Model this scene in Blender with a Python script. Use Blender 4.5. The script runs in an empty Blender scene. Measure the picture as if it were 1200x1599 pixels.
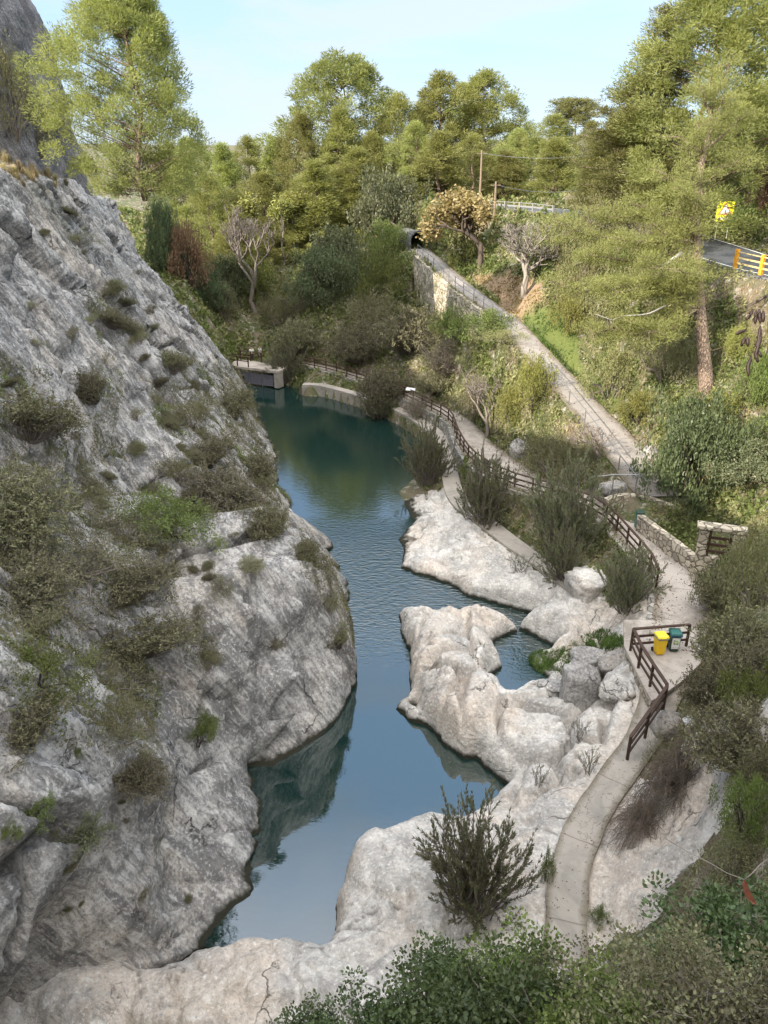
import bpy, math, random
import numpy as np
from mathutils import Vector, Matrix, Euler
from mathutils.bvhtree import BVHTree

# ------------------------------------------------------------------ camera numbers (photo is 1200 x 1599)
CAMH = 21.0; TH = math.radians(24.0); FPX = 1200.0
ST, CT = math.sin(TH), math.cos(TH)
rng = np.random.default_rng(7)
random.seed(7)

def ray(px, py):
    a = (px - 600.0) / FPX; b = (799.5 - py) / FPX
    return np.array([a, CT + b * ST, -ST + b * CT])
def atd(px, py, d):
    return np.array([0, 0, CAMH]) + ray(px, py) * d
def atz(px, py, z):
    r = ray(px, py)
    return np.array([0, 0, CAMH]) + r * ((z - CAMH) / r[2])
def project(P):
    P = np.atleast_2d(P); q = P - np.array([0, 0, CAMH])
    d = q[:, 1] * CT - q[:, 2] * ST; v = q[:, 1] * ST + q[:, 2] * CT
    d = np.where(np.abs(d) < 1e-6, 1e-6, d)
    return 600 + FPX * q[:, 0] / d, 799.5 - FPX * v / d, d

scene = bpy.context.scene
col = scene.collection

# ------------------------------------------------------------------ noise
_perm = np.random.default_rng(3).permutation(256)
_perm = np.concatenate([_perm, _perm, _perm])
_g = np.random.default_rng(4).normal(size=(256, 3)); _g /= np.linalg.norm(_g, axis=1)[:, None]
def perlin(p):
    p = np.asarray(p, float); i = np.floor(p).astype(int); f = p - i; i &= 255
    u = f * f * f * (f * (f * 6 - 15) + 10)
    out = 0
    for dx in (0, 1):
        wx = u[:, 0] if dx else 1 - u[:, 0]
        for dy in (0, 1):
            wy = u[:, 1] if dy else 1 - u[:, 1]
            for dz in (0, 1):
                wz = u[:, 2] if dz else 1 - u[:, 2]
                h = _perm[_perm[_perm[(i[:, 0] + dx) & 255] + ((i[:, 1] + dy) & 255)] + ((i[:, 2] + dz) & 255)]
                g = _g[h]
                d = g[:, 0] * (f[:, 0] - dx) + g[:, 1] * (f[:, 1] - dy) + g[:, 2] * (f[:, 2] - dz)
                out = out + wx * wy * wz * d
    return out
def fbm(p, oct=4, gain=0.5):
    p = np.asarray(p, float); a = 1.0; s = 0
    for k in range(oct):
        s = s + a * perlin(p * (2.03 ** k) + 17.3 * k); a *= gain
    return s
def ridged(p, oct=4, gain=0.5):
    p = np.asarray(p, float); a = 1.0; s = 0
    for k in range(oct):
        s = s + a * (1 - 2.2 * np.abs(perlin(p * (2.03 ** k) + 9.1 * k))); a *= gain
    return s
def smooth(a, b, x):
    t = np.clip((x - a) / (b - a), 0, 1); return t * t * (3 - 2 * t)
def worley(P, seed=0, ids=False):
    P = np.asarray(P, float); c = np.floor(P).astype(int); f1 = np.full(len(P), 9.); f2 = np.full(len(P), 9.); cid = np.zeros(len(P))
    for dx in (-1, 0, 1):
        for dy in (-1, 0, 1):
            cx, cy = c[:, 0] + dx, c[:, 1] + dy
            h = _perm[_perm[(cx + seed) & 255] + (cy & 255)]; h2 = _perm[(h + 71) & 255]
            d = np.hypot(cx + h / 255. - P[:, 0], cy + h2 / 255. - P[:, 1])
            m = d < f1; f2 = np.where(m, f1, np.minimum(f2, d)); f1 = np.where(m, d, f1); cid = np.where(m, _perm[(h + 133) & 255] / 255., cid)
    return (f1, f2, cid) if ids else (f1, f2)
class RBF:
    def __init__(s, X, V, lam=0.02):
        s.X = np.asarray(X, float); n = len(s.X); k = s.X.shape[1]
        R = np.linalg.norm(s.X[:, None] - s.X[None], axis=2)
        A = np.zeros((n + k + 1, n + k + 1)); A[:n, :n] = -R + lam * np.eye(n) * -1
        P = np.hstack([np.ones((n, 1)), s.X]); A[:n, n:] = P; A[n:, :n] = P.T
        s.w = np.linalg.solve(A, np.concatenate([V, np.zeros(k + 1)]))
    def __call__(s, Q):
        out = np.zeros(len(Q)); n = len(s.X)
        for a in range(0, len(Q), 40000):
            q = Q[a:a + 40000]
            R = np.sqrt(sum((q[:, None, j] - s.X[None, :, j]) ** 2 for j in range(s.X.shape[1])))
            out[a:a + 40000] = -R @ s.w[:n] + s.w[n] + q @ s.w[n + 1:]
        return out
def seg_dist(P, A, B):
    d = B - A; t = np.clip(((P - A) @ d) / max(1e-9, d @ d), 0, 1)
    return np.linalg.norm(P - (A + t[:, None] * d), axis=1), t
def poly_sd(P, poly):                      # positive outside the polygon
    poly = np.asarray(poly)[:, :2]; n = len(poly); dist = np.full(len(P), 1e9); ins = np.zeros(len(P), bool)
    for i in range(n):
        a, b = poly[i], poly[(i + 1) % n]
        d, _ = seg_dist(P, a, b); dist = np.minimum(dist, d)
        c = ((a[1] > P[:, 1]) != (b[1] > P[:, 1]))
        with np.errstate(divide='ignore', invalid='ignore'):
            xx = (b[0] - a[0]) * (P[:, 1] - a[1]) / (b[1] - a[1]) + a[0]
        ins ^= c & (P[:, 0] < xx)
    return np.where(ins, -dist, dist)

# ------------------------------------------------------------------ objects
def tag(o, label=None, cat=None, group=None, kind=None):
    if label: o['label'] = label
    if cat: o['category'] = cat
    if group: o['group'] = group
    if kind: o['kind'] = kind
    return o
def empty(name, loc=(0, 0, 0), rz=0.0):
    o = bpy.data.objects.new(name, None); col.objects.link(o)
    o.location = loc; o.rotation_euler = (0, 0, rz); o.empty_display_size = 0.3
    return o
def npmesh(name, V, F, mats=None, smoothed=True, rnd=None, mi=None, attrs=None):
    """V (n,3); F (m,k) uniform faces or list of arrays"""
    me = bpy.data.meshes.new(name)
    V = np.asarray(V, np.float32)
    Fs = F if isinstance(F, list) else [F]
    Fs = [np.asarray(f, np.int32) for f in Fs if len(f)]
    me.vertices.add(len(V)); me.vertices.foreach_set('co', V.ravel())
    nl = sum(f.size for f in Fs); npoly = sum(len(f) for f in Fs)
    me.loops.add(nl); me.polygons.add(npoly)
    me.loops.foreach_set('vertex_index', np.concatenate([f.ravel() for f in Fs]))
    tot = np.concatenate([np.full(len(f), f.shape[1], np.int32) for f in Fs])
    st = np.concatenate([[0], np.cumsum(tot)[:-1]]).astype(np.int32)
    me.polygons.foreach_set('loop_start', st)
    me.polygons.foreach_set('loop_total', tot)
    me.polygons.foreach_set('use_smooth', np.full(npoly, smoothed))
    for m in (mats or []): me.materials.append(m)
    if mi is not None: me.polygons.foreach_set('material_index', np.asarray(mi, np.int32))
    if rnd is not None:
        a = me.attributes.new('rnd', 'FLOAT', 'FACE'); a.data.foreach_set('value', np.asarray(rnd, np.float32))
    for k, v in (attrs or {}).items():
        a = me.attributes.new(k, 'FLOAT', 'POINT'); a.data.foreach_set('value', np.asarray(v, np.float32))
    me.update(calc_edges=True); me.validate()
    return me
def obj(name, me, parent=None, loc=None):
    o = bpy.data.objects.new(name, me); col.objects.link(o)
    if parent: o.parent = parent
    if loc is not None: o.location = loc
    return o
def grid_faces(nu, nv):
    i = np.arange((nu - 1) * (nv - 1)); r, c = i // (nv - 1), i % (nv - 1); a = r * nv + c
    return np.stack([a, a + 1, a + nv + 1, a + nv], 1)

class MB:                                   # small mesh builder
    def __init__(s): s.v = []; s.f = []; s.m = []
    def add(s, V, F, m=0):
        o = len(s.v); s.v += [tuple(map(float, q)) for q in V]; s.f += [tuple(i + o for i in f) for f in F]; s.m += [m] * len(F)
    def box(s, c, size, rz=0.0, m=0, taper=1.0, b=0.0):
        x, y, z = [q / 2 for q in size]; ca, sa = math.cos(rz), math.sin(rz)
        if b <= 0:
            P = [(-x, -y, -z), (x, -y, -z), (x, y, -z), (-x, y, -z)]; Q = [(px * taper, py * taper, z) for px, py, _ in P]
            V = P + Q; F = [(3, 2, 1, 0), (4, 5, 6, 7), (0, 1, 5, 4), (1, 2, 6, 5), (2, 3, 7, 6), (3, 0, 4, 7)]
        else:
            def ring(X, Y, Z):
                return [(-X + b, -Y, Z), (X - b, -Y, Z), (X, -Y + b, Z), (X, Y - b, Z), (X - b, Y, Z), (-X + b, Y, Z), (-X, Y - b, Z), (-X, -Y + b, Z)]
            R = [ring(x - b * .6, y - b * .6, -z), ring(x, y, -z + b), ring(x * taper, y * taper, z - b), ring(x * taper - b * .6, y * taper - b * .6, z)]
            V = sum(R, []); F = []
            for k in range(3):
                for j in range(8):
                    a, c2 = k * 8 + j, k * 8 + (j + 1) % 8; F.append((a, c2, c2 + 8, a + 8))
            F += [tuple(range(7, -1, -1)), tuple(range(24, 32))]
        V = [(c[0] + ca * px - sa * py, c[1] + sa * px + ca * py, c[2] + pz) for px, py, pz in V]
        s.add(V, F, m)
    def tube(s, P, R, n=6, m=0, cap=True):
        P = [np.array(p, float) for p in P]; R = list(R) if hasattr(R, '__len__') else [R] * len(P)
        V = []; F = []; up = np.array([0.13, 0.21, 0.97])
        for i, p in enumerate(P):
            d = P[min(i + 1, len(P) - 1)] - P[max(i - 1, 0)]; d = d / (np.linalg.norm(d) + 1e-9)
            ref = up if abs(d @ up) < 0.93 else np.array([1.0, 0.1, 0])
            a = np.cross(d, ref); a /= np.linalg.norm(a); bb = np.cross(d, a)
            for k in range(n):
                t = 2 * math.pi * k / n; V.append(p + R[i] * (math.cos(t) * a + math.sin(t) * bb))
        for i in range(len(P) - 1):
            for k in range(n):
                q = i * n + k; w = i * n + (k + 1) % n; F.append((q, w, w + n, q + n))
        if cap: F += [tuple(range(n - 1, -1, -1)), tuple(range((len(P) - 1) * n, len(P) * n))]
        s.add(V, F, m)
    def bar(s, a, b, w, h, m=0):            # rectangular bar between two points, top edge level
        a = np.array(a, float); b = np.array(b, float); d = b - a; L = np.linalg.norm(d); d /= L
        sd = np.cross(d, [0, 0, 1.0]); sd /= np.linalg.norm(sd) + 1e-9; u = np.cross(sd, d)
        V = [q + sx * sd * w / 2 + sz * u * h / 2 for q in (a, b) for sx, sz in ((-1, -1), (1, -1), (1, 1), (-1, 1))]
        s.add(V, [(3, 2, 1, 0), (4, 5, 6, 7), (0, 1, 5, 4), (1, 2, 6, 5), (2, 3, 7, 6), (3, 0, 4, 7)], m)
    def lathe(s, prof, c=(0, 0, 0), n=16, m=0):
        V = [(c[0] + r * math.cos(2 * math.pi * k / n), c[1] + r * math.sin(2 * math.pi * k / n), c[2] + z) for r, z in prof for k in range(n)]
        F = [(i * n + k, i * n + (k + 1) % n, (i + 1) * n + (k + 1) % n, (i + 1) * n + k) for i in range(len(prof) - 1) for k in range(n)]
        F += [tuple(range(n - 1, -1, -1)), tuple(range((len(prof) - 1) * n, len(prof) * n))]
        s.add(V, F, m)
    def mesh(s, name, mats, smoothed=False):
        me = bpy.data.meshes.new(name); me.from_pydata(s.v, [], s.f)
        for m in (mats if isinstance(mats, (list, tuple)) else [mats]): me.materials.append(m)
        me.polygons.foreach_set('material_index', s.m); me.polygons.foreach_set('use_smooth', [smoothed] * len(s.f))
        me.update(); return me
    def build(s, name, mats, parent=None, smoothed=False):
        return obj(name, s.mesh(name, mats, smoothed), parent)

def copy_thing(root, loc, rz=0.0, sc=(1, 1, 1), label=None, group=None, tilt=(0, 0)):
    r = root.copy(); col.objects.link(r); r.location = loc; r.rotation_euler = (tilt[0], tilt[1], rz); r.scale = sc
    if label: r['label'] = label
    if group: r['group'] = group
    for ch in list(root.children):
        c = ch.copy(); col.objects.link(c); c.parent = r
        for g in ch.children:
            d = g.copy(); col.objects.link(d); d.parent = c
    return r

# ------------------------------------------------------------------ materials
def newmat(name):
    m = bpy.data.materials.new(name); m.use_nodes = True
    nt = m.node_tree; nt.nodes.clear()
    out = nt.nodes.new('ShaderNodeOutputMaterial'); b = nt.nodes.new('ShaderNodeBsdfPrincipled')
    nt.links.new(b.outputs[0], out.inputs[0]); b.inputs['Specular IOR Level'].default_value = 0.25
    return m, nt, b, out
class N:
    def __init__(s, nt): s.nt = nt
    def n(s, t, **k):
        x = s.nt.nodes.new(t)
        for a, v in k.items(): setattr(x, a, v)
        return x
    def l(s, a, b): s.nt.links.new(a, b)
    def noise(s, vec, scale, detail=4, rough=.55, dist=0.0):
        x = s.n('ShaderNodeTexNoise'); x.inputs['Scale'].default_value = scale; x.inputs['Detail'].default_value = detail
        x.inputs['Roughness'].default_value = rough; x.inputs['Distortion'].default_value = dist
        if vec is not None: s.l(vec, x.inputs['Vector'])
        return x.outputs['Fac']
    def vor(s, vec, scale, feature='F1', out='Distance', rnd=1.0):
        x = s.n('ShaderNodeTexVoronoi', feature=feature); x.inputs['Scale'].default_value = scale
        x.inputs['Randomness'].default_value = rnd
        if vec is not None: s.l(vec, x.inputs['Vector'])
        return x.outputs[out]
    def ramp(s, fac, stops, interp='LINEAR'):
        x = s.n('ShaderNodeValToRGB'); x.color_ramp.interpolation = interp; e = x.color_ramp.elements
        while len(e) < len(stops): e.new(0.5)
        for k, (p, c) in enumerate(stops):
            e[k].position = p; e[k].color = (*c, 1) if hasattr(c, '__len__') else (c, c, c, 1)
        s.l(fac, x.inputs[0]); return x.outputs[0]
    def mix(s, fac, a, b, mode='MIX'):
        x = s.n('ShaderNodeMix', data_type='RGBA', blend_type=mode)
        for sock, v in ((x.inputs[0], fac), (x.inputs[6], a), (x.inputs[7], b)):
            if hasattr(v, 'is_linked'): s.l(v, sock)
            elif hasattr(v, '__len__'): sock.default_value = (*v, 1)
            else: sock.default_value = v
        return x.outputs[2]
    def math(s, op, a, b=None, c=None):
        x = s.n('ShaderNodeMath', operation=op)
        for k, v in enumerate((a, b, c)):
            if v is None: continue
            if hasattr(v, 'is_linked'): s.l(v, x.inputs[k])
            else: x.inputs[k].default_value = v
        return x.outputs[0]
    def pos(s): return s.n('ShaderNodeNewGeometry').outputs['Position']
    def mapping(s, vec, scale=(1, 1, 1), rot=(0, 0, 0)):
        x = s.n('ShaderNodeMapping'); x.inputs['Scale'].default_value = scale; x.inputs['Rotation'].default_value = rot
        s.l(vec, x.inputs['Vector']); return x.outputs[0]
    def bump(s, h, b, strength=.5, dist=.05, prev=None):
        x = s.n('ShaderNodeBump'); x.inputs['Strength'].default_value = strength; x.inputs['Distance'].default_value = dist
        s.l(h, x.inputs['Height'])
        if prev is not None: s.l(prev, x.inputs['Normal'])
        if b is not None: s.l(x.outputs[0], b.inputs['Normal'])
        return x.outputs[0]
    def attr(s, name):
        x = s.n('ShaderNodeAttribute', attribute_name=name); return x.outputs['Fac']
    def objrand(s): return s.n('ShaderNodeObjectInfo').outputs['Random']

def leaf_mat(name, dark, light, trans=.3, rough=.55, spec=.25, obj_var=.25):
    m, nt, b, out = newmat(name); g = N(nt)
    r = g.attr('rnd'); c = g.mix(r, dark, light)
    o = g.objrand(); f = g.math('MULTIPLY_ADD', o, 2 * obj_var, 1 - obj_var)
    hs = g.n('ShaderNodeHueSaturation'); g.l(c, hs.inputs['Color']); g.l(f, hs.inputs['Value'])
    g.l(g.math('MULTIPLY_ADD', o, .04, .48), hs.inputs['Hue'])
    c = hs.outputs[0]
    g.l(c, b.inputs['Base Color']); b.inputs['Roughness'].default_value = rough; b.inputs['Specular IOR Level'].default_value = spec
    if trans > 0:
        t = g.n('ShaderNodeBsdfTranslucent'); g.l(g.mix(1.0, c, (1.15, 1.15, .7), 'MULTIPLY'), t.inputs['Color'])
        ms = g.n('ShaderNodeMixShader'); ms.inputs[0].default_value = trans
        g.l(b.outputs[0], ms.inputs[1]); g.l(t.outputs[0], ms.inputs[2]); g.l(ms.outputs[0], out.inputs[0])
    return m
def plain(name, c, rough=.6, metal=0.0, spec=.3, var=.12, scale=6.0, bump=0.0):
    m, nt, b, out = newmat(name); g = N(nt); p = g.pos()
    n = g.noise(p, scale, 5, .6)
    cc = g.mix(n, tuple(q * (1 - var * 1.6) for q in c), tuple(min(1, q * (1 + var * 1.6)) for q in c))
    g.l(cc, b.inputs['Base Color']); b.inputs['Roughness'].default_value = rough
    b.inputs['Metallic'].default_value = metal; b.inputs['Specular IOR Level'].default_value = spec
    if bump: g.bump(g.noise(p, scale * 5, 4), b, .5, bump)
    return m
M = {}
def rock_mat(name, base, dark, warm, streak_rot=None, warm_amt=.5, crack=1.0, waterline=True, dark_amt=.6, mossy=0.0, speck=.9):
    m, nt, b, out = newmat(name); g = N(nt); p = g.pos()
    big = g.noise(p, .22, 5, .6); mid = g.noise(p, 1.1, 7, .62, .4); fine = g.noise(p, 9., 8, .7); grain = g.noise(p, 45., 4, .7)
    med = g.noise(p, 3.2, 7, .68, .5)
    c = g.mix(g.ramp(mid, [(.40, 0), (.58, 1)]), tuple(q * .62 for q in base), base)
    c = g.mix(g.math('MULTIPLY', g.ramp(big, [(.46, 0), (.58, 1)]), warm_amt), c, warm)
    c = g.mix(g.math('MULTIPLY', g.ramp(med, [(.50, 0), (.62, 1)]), .5 * dark_amt), c, tuple(q * 1.5 for q in dark))
    c = g.mix(g.math('MULTIPLY', g.ramp(med, [(.36, 1), (.44, 0)]), .55), c, tuple(min(.8, q * 1.22) for q in base))
    # weathering streaks that run down the dip of the face
    if streak_rot is not None:
        sv = g.mapping(g.mapping(p, (1, 1, 1), streak_rot), (1.9, .9, .22))
        st = g.noise(sv, 1.0, 7, .66, .6)
        c = g.mix(g.math('MULTIPLY', g.ramp(st, [(.46, 0), (.56, 1)]), dark_amt), c, dark)
        sv2 = g.mapping(g.mapping(p, (1, 1, 1), streak_rot), (5.5, 3.0, .8)); st2 = g.noise(sv2, 1.0, 5, .65, .8)
        c = g.mix(g.math('MULTIPLY', g.ramp(st2, [(.50, 0), (.60, 1)]), .62), c, tuple(q * 1.2 for q in dark))
        c = g.mix(g.math('MULTIPLY', g.ramp(st2, [(.38, 1), (.45, 0)]), .6), c, tuple(min(.85, q * 1.22) for q in base))
    else:
        st = mid
        c = g.mix(g.math('MULTIPLY', g.ramp(g.noise(p, .7, 7, .65, .8), [(.50, 0), (.62, 1)]), dark_amt), c, dark)
    # lichen speckle
    c = g.mix(g.ramp(fine, [(.38, speck), (.47, 0)]), c, tuple(q * .8 for q in dark))
    c = g.mix(g.ramp(fine, [(.55, 0), (.62, .7)]), c, tuple(min(.85, q * 1.25) for q in base))
    c = g.mix(g.ramp(grain, [(.36, speck * .75), (.48, 0)]), c, tuple(q * .55 for q in base))
    # thin cracks
    cv = g.mapping(p, (.45, .45, .28), streak_rot or (0, 0, 0))
    dn = g.n('ShaderNodeVectorMath', operation='MULTIPLY_ADD')
    nz = g.n('ShaderNodeTexNoise'); nz.inputs['Scale'].default_value = 1.3; nz.inputs['Detail'].default_value = 5; g.l(p, nz.inputs['Vector'])
    g.l(nz.outputs['Color'], dn.inputs[0]); dn.inputs[1].default_value = (.55, .55, .55); g.l(cv, dn.inputs[2])
    ck = g.vor(dn.outputs[0], 1.0, 'DISTANCE_TO_EDGE')
    ckm = g.math('MULTIPLY', g.ramp(ck, [(.0, 1), (.016, 0)]), g.ramp(g.noise(p, .5, 3), [(.52, 0), (.62, 1)]))
    c = g.mix(g.math('MULTIPLY', ckm, .85 * crack), c, (.03, .028, .025))
    if mossy:
        c = g.mix(g.math('MULTIPLY', g.ramp(g.noise(p, .55, 8, .7, .5), [(.52, 0), (.6, 1)]), mossy), c, (.07, .075, .04))
    rgh = .9
    c = g.mix(g.math('MULTIPLY', g.attr('fiss'), .8), c, (.045, .042, .035))
    if waterline:
        sp = g.n('ShaderNodeSeparateXYZ'); g.l(p, sp.inputs[0])
        zz = g.math('MULTIPLY_ADD', g.noise(p, 2.5, 4), -.35, sp.outputs[2])
        c = g.mix(g.ramp(g.math('MULTIPLY_ADD', zz, 1.0, .25), [(.18, 1), (.36, .0)]), c, (.035, .035, .025))
    g.l(c, b.inputs['Base Color']); b.inputs['Roughness'].default_value = rgh; b.inputs['Specular IOR Level'].default_value = .15
    h = g.math('ADD', g.math('MULTIPLY', fine, .5), g.math('MULTIPLY', grain, .16))
    h = g.math('ADD', h, g.math('MULTIPLY', mid, 1.2)); h = g.math('ADD', h, g.math('MULTIPLY', med, .8)); h = g.math('ADD', h, g.math('MULTIPLY', st, .8))
    h = g.math('SUBTRACT', h, g.math('MULTIPLY', ckm, .5 * crack))
    g.bump(h, b, .9, .14)
    return m
def stone_wall_mat(name, stone, mortar, scale=3.2, mossy=0.0):
    m, nt, b, out = newmat(name); g = N(nt); p = g.pos()
    nz = g.n('ShaderNodeTexNoise'); nz.inputs['Scale'].default_value = 3.; g.l(p, nz.inputs['Vector'])
    dn = g.n('ShaderNodeVectorMath', operation='MULTIPLY_ADD'); g.l(nz.outputs['Color'], dn.inputs[0]); dn.inputs[1].default_value = (.25,) * 3; g.l(p, dn.inputs[2])
    v = g.mapping(dn.outputs[0], (1, 1, 1.35))
    e = g.vor(v, scale, 'DISTANCE_TO_EDGE'); cell = g.vor(v, scale, 'F1', 'Color')
    sp = g.n('ShaderNodeSeparateColor'); g.l(cell, sp.inputs[0])
    c = g.mix(sp.outputs[0], tuple(q * .55 for q in stone), tuple(min(.8, q * 1.35) for q in stone))
    c = g.mix(g.math('MULTIPLY', g.noise(p, 14, 5), .5), c, tuple(q * .6 for q in stone))
    c = g.mix(g.ramp(e, [(.02, 1), (.075, 0)]), c, mortar)
    if mossy: c = g.mix(g.math('MULTIPLY', g.ramp(g.noise(p, .6, 6, .7), [(.48, 0), (.58, 1)]), mossy), c, (.09, .1, .035))
    g.l(c, b.inputs['Base Color']); b.inputs['Roughness'].default_value = .9
    h = g.math('ADD', g.ramp(e, [(.0, 0), (.12, 1)]), g.math('MULTIPLY', g.noise(p, 20, 4), .35)); g.bump(h, b, 1.0, .06)
    return m
def concrete_mat(name, c0, stain, joint=0.0, leaf=0.0, dirt=.5):
    m, nt, b, out = newmat(name); g = N(nt); p = g.pos()
    c = g.mix(g.noise(p, .9, 7, .65, .3), tuple(q * .78 for q in c0), tuple(min(.8, q * 1.15) for q in c0))
    c = g.mix(g.math('MULTIPLY', g.ramp(g.noise(p, .45, 7, .7, .6), [(.48, 0), (.62, 1)]), dirt), c, stain)
    c = g.mix(g.ramp(g.noise(p, 40, 3, .7), [(.28, .5), (.45, 0)]), c, tuple(q * .6 for q in c0))
    if leaf: c = g.mix(g.math('MULTIPLY', g.ramp(g.vor(p, 5.0), [(.1, 1), (.16, 0)]), leaf), c, (.16, .09, .04))
    al, ac = g.attr('along'), g.attr('across')
    ed = g.math('MULTIPLY', g.ramp(g.math('ADD', ac, g.math('MULTIPLY_ADD', g.noise(p, 1.8, 6, .7), .9, -.45)), [(.62, 0), (.95, 1)]), .75)
    c = g.mix(ed, c, g.mix(g.noise(p, 5, 5), (.075, .065, .04), (.20, .165, .11)))
    fr_ = g.math('FRACT', g.math('MULTIPLY', al, .34)); jt = g.math('MULTIPLY', g.ramp(fr_, [(.0, 1), (.022, 0)]), g.math('GREATER_THAN', al, .01))
    c = g.mix(g.math('MULTIPLY', jt, .7), c, (.09, .08, .065))
    nz = g.n('ShaderNodeTexNoise'); nz.inputs['Scale'].default_value = 1.6; nz.inputs['Detail'].default_value = 6; g.l(p, nz.inputs['Vector'])
    dn = g.n('ShaderNodeVectorMath', operation='MULTIPLY_ADD'); g.l(nz.outputs['Color'], dn.inputs[0]); dn.inputs[1].default_value = (1.1,) * 3; g.l(g.mapping(p, (.4, .4, .4)), dn.inputs[2])
    ck = g.vor(dn.outputs[0], 1.0, 'DISTANCE_TO_EDGE'); c = g.mix(g.math('MULTIPLY', g.ramp(ck, [(.0, 1), (.010, 0)]), g.ramp(g.noise(p, .35, 3), [(.5, 0), (.56, .75)])), c, (.07, .06, .05))
    g.l(c, b.inputs['Base Color']); b.inputs['Roughness'].default_value = .88
    g.bump(g.math('ADD', g.noise(p, 6, 6, .65), g.math('MULTIPLY', g.noise(p, 50, 3), .3)), b, .7, .03)
    return m
def bark_mat(name, c0, c1, sc=9.0):
    m, nt, b, out = newmat(name); g = N(nt); tc = g.n('ShaderNodeTexCoord'); p = g.mapping(tc.outputs['Object'], (1, 1, .3))
    n = g.noise(p, sc, 6, .65, .6); e = g.vor(p, sc * 1.2, 'DISTANCE_TO_EDGE')
    c = g.mix(n, c0, c1); c = g.mix(g.ramp(e, [(.0, .8), (.1, 0)]), c, tuple(q * .35 for q in c0))
    g.l(c, b.inputs['Base Color']); b.inputs['Roughness'].default_value = .9
    g.bump(g.math('ADD', n, g.ramp(e, [(0, 0), (.15, 1)])), b, .9, .05); return m

DIPROT = (0, math.radians(30), math.radians(-14.5))
M['cliff'] = rock_mat('limestone_grey', (.53, .515, .50), (.13, .128, .128), (.56, .47, .37), streak_rot=DIPROT, warm_amt=.5, dark_amt=.75, speck=.6)
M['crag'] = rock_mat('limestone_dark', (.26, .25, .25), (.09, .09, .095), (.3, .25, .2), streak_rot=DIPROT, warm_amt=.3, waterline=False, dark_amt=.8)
M['rock'] = rock_mat('limestone_pale', (.70, .665, .625), (.30, .29, .285), (.68, .575, .48), warm_amt=.75, crack=.9, dark_amt=.42, speck=.5)
M['boulder'] = rock_mat('limestone_boulder', (.46, .44, .42), (.17, .17, .175), (.48, .41, .34), warm_amt=.5, dark_amt=.6)
M['masonry'] = stone_wall_mat('rubble_masonry', (.50, .44, .35), (.17, .145, .115), 2.5)
M['masonry_grey'] = stone_wall_mat('rubble_grey', (.40, .38, .35), (.15, .14, .125), 2.4, .3)
M['masonry_pale'] = stone_wall_mat('rubble_pale', (.52, .46, .37), (.22, .19, .14), 1.5, .6)
M['masonry_dark'] = stone_wall_mat('dry_stone', (.20, .20, .20), (.03, .03, .03), 2.6)
M['concrete'] = concrete_mat('concrete_path', (.46, .41, .365), (.20, .175, .145), leaf=.7, dirt=.8)
M['concrete_old'] = concrete_mat('concrete_old', (.38, .345, .305), (.20, .19, .17), dirt=.65)
M['tarpath'] = concrete_mat('worn_path', (.31, .285, .265), (.20, .18, .16), leaf=.4)
M['asphalt'] = plain('asphalt', (.075, .08, .088), .85, var=.2, scale=3)
M['whiteline'] = plain('road_paint', (.75, .75, .72), .7)
M['wood'] = plain('brown_rail_wood', (.060, .034, .024), .6, var=.3, scale=12)
M['steel'] = plain('galvanised_steel', (.30, .31, .32), .4, .7, var=.15)
M['oldwood'] = plain('grey_pole_wood', (.25, .185, .135), .85, var=.3, scale=8)
M['pinebark'] = bark_mat('pine_bark', (.19, .14, .105), (.40, .30, .23), 7)
M['darkbark'] = bark_mat('dark_bark', (.07, .055, .045), (.16, .125, .10))
M['palebark'] = bark_mat('pale_bark', (.20, .175, .15), (.40, .36, .31))
M['twig'] = plain('grey_twigs', (.20, .17, .15), .9, var=.3, scale=3)
M['twigred'] = plain('brown_twigs', (.235, .195, .165), .9, var=.3, scale=3)
M['deadwood'] = plain('bleached_deadwood', (.42, .39, .36), .85, var=.2, scale=5)
# foliage
M['pine'] = leaf_mat('pine_needles', (.118, .136, .045), (.36, .365, .138), .42, obj_var=.25)
M['pine2'] = leaf_mat('pine_needles_deep', (.100, .118, .042), (.31, .315, .12), .40, obj_var=.25)
M['oak'] = leaf_mat('holm_oak_leaves', (.06, .075, .036), (.17, .185, .10), .2, .45, .35)
M['ever'] = leaf_mat('evergreen_leaves', (.045, .062, .03), (.13, .16, .075), .2, .45, .35)
M['olive'] = leaf_mat('grey_green_leaves', (.12, .12, .055), (.30, .29, .14), .25)
M['green'] = leaf_mat('fresh_leaves', (.065, .090, .026), (.19, .225, .07), .3)
M['yellowg'] = leaf_mat('yellow_green_leaves', (.15, .165, .045), (.36, .36, .12), .35)
M['olean'] = leaf_mat('oleander_leaves', (.09, .105, .055), (.28, .295, .175), .28, .45, .3)
M['vine'] = leaf_mat('vine_leaves', (.024, .042, .016), (.105, .145, .055), .2, .4, .35)
M['autumn'] = leaf_mat('autumn_leaves', (.19, .14, .06), (.44, .36, .19), .35)
M['russet'] = leaf_mat('russet_leaves', (.085, .05, .035), (.22, .13, .085), .25)
M['straw'] = leaf_mat('dry_grass', (.24, .19, .10), (.52, .43, .26), .25)
M['grass'] = leaf_mat('green_grass', (.05, .088, .022), (.17, .235, .062), .35, obj_var=.05)
M['scrub'] = leaf_mat('dull_scrub_leaves', (.085, .085, .045), (.24, .23, .13), .22)
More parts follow.
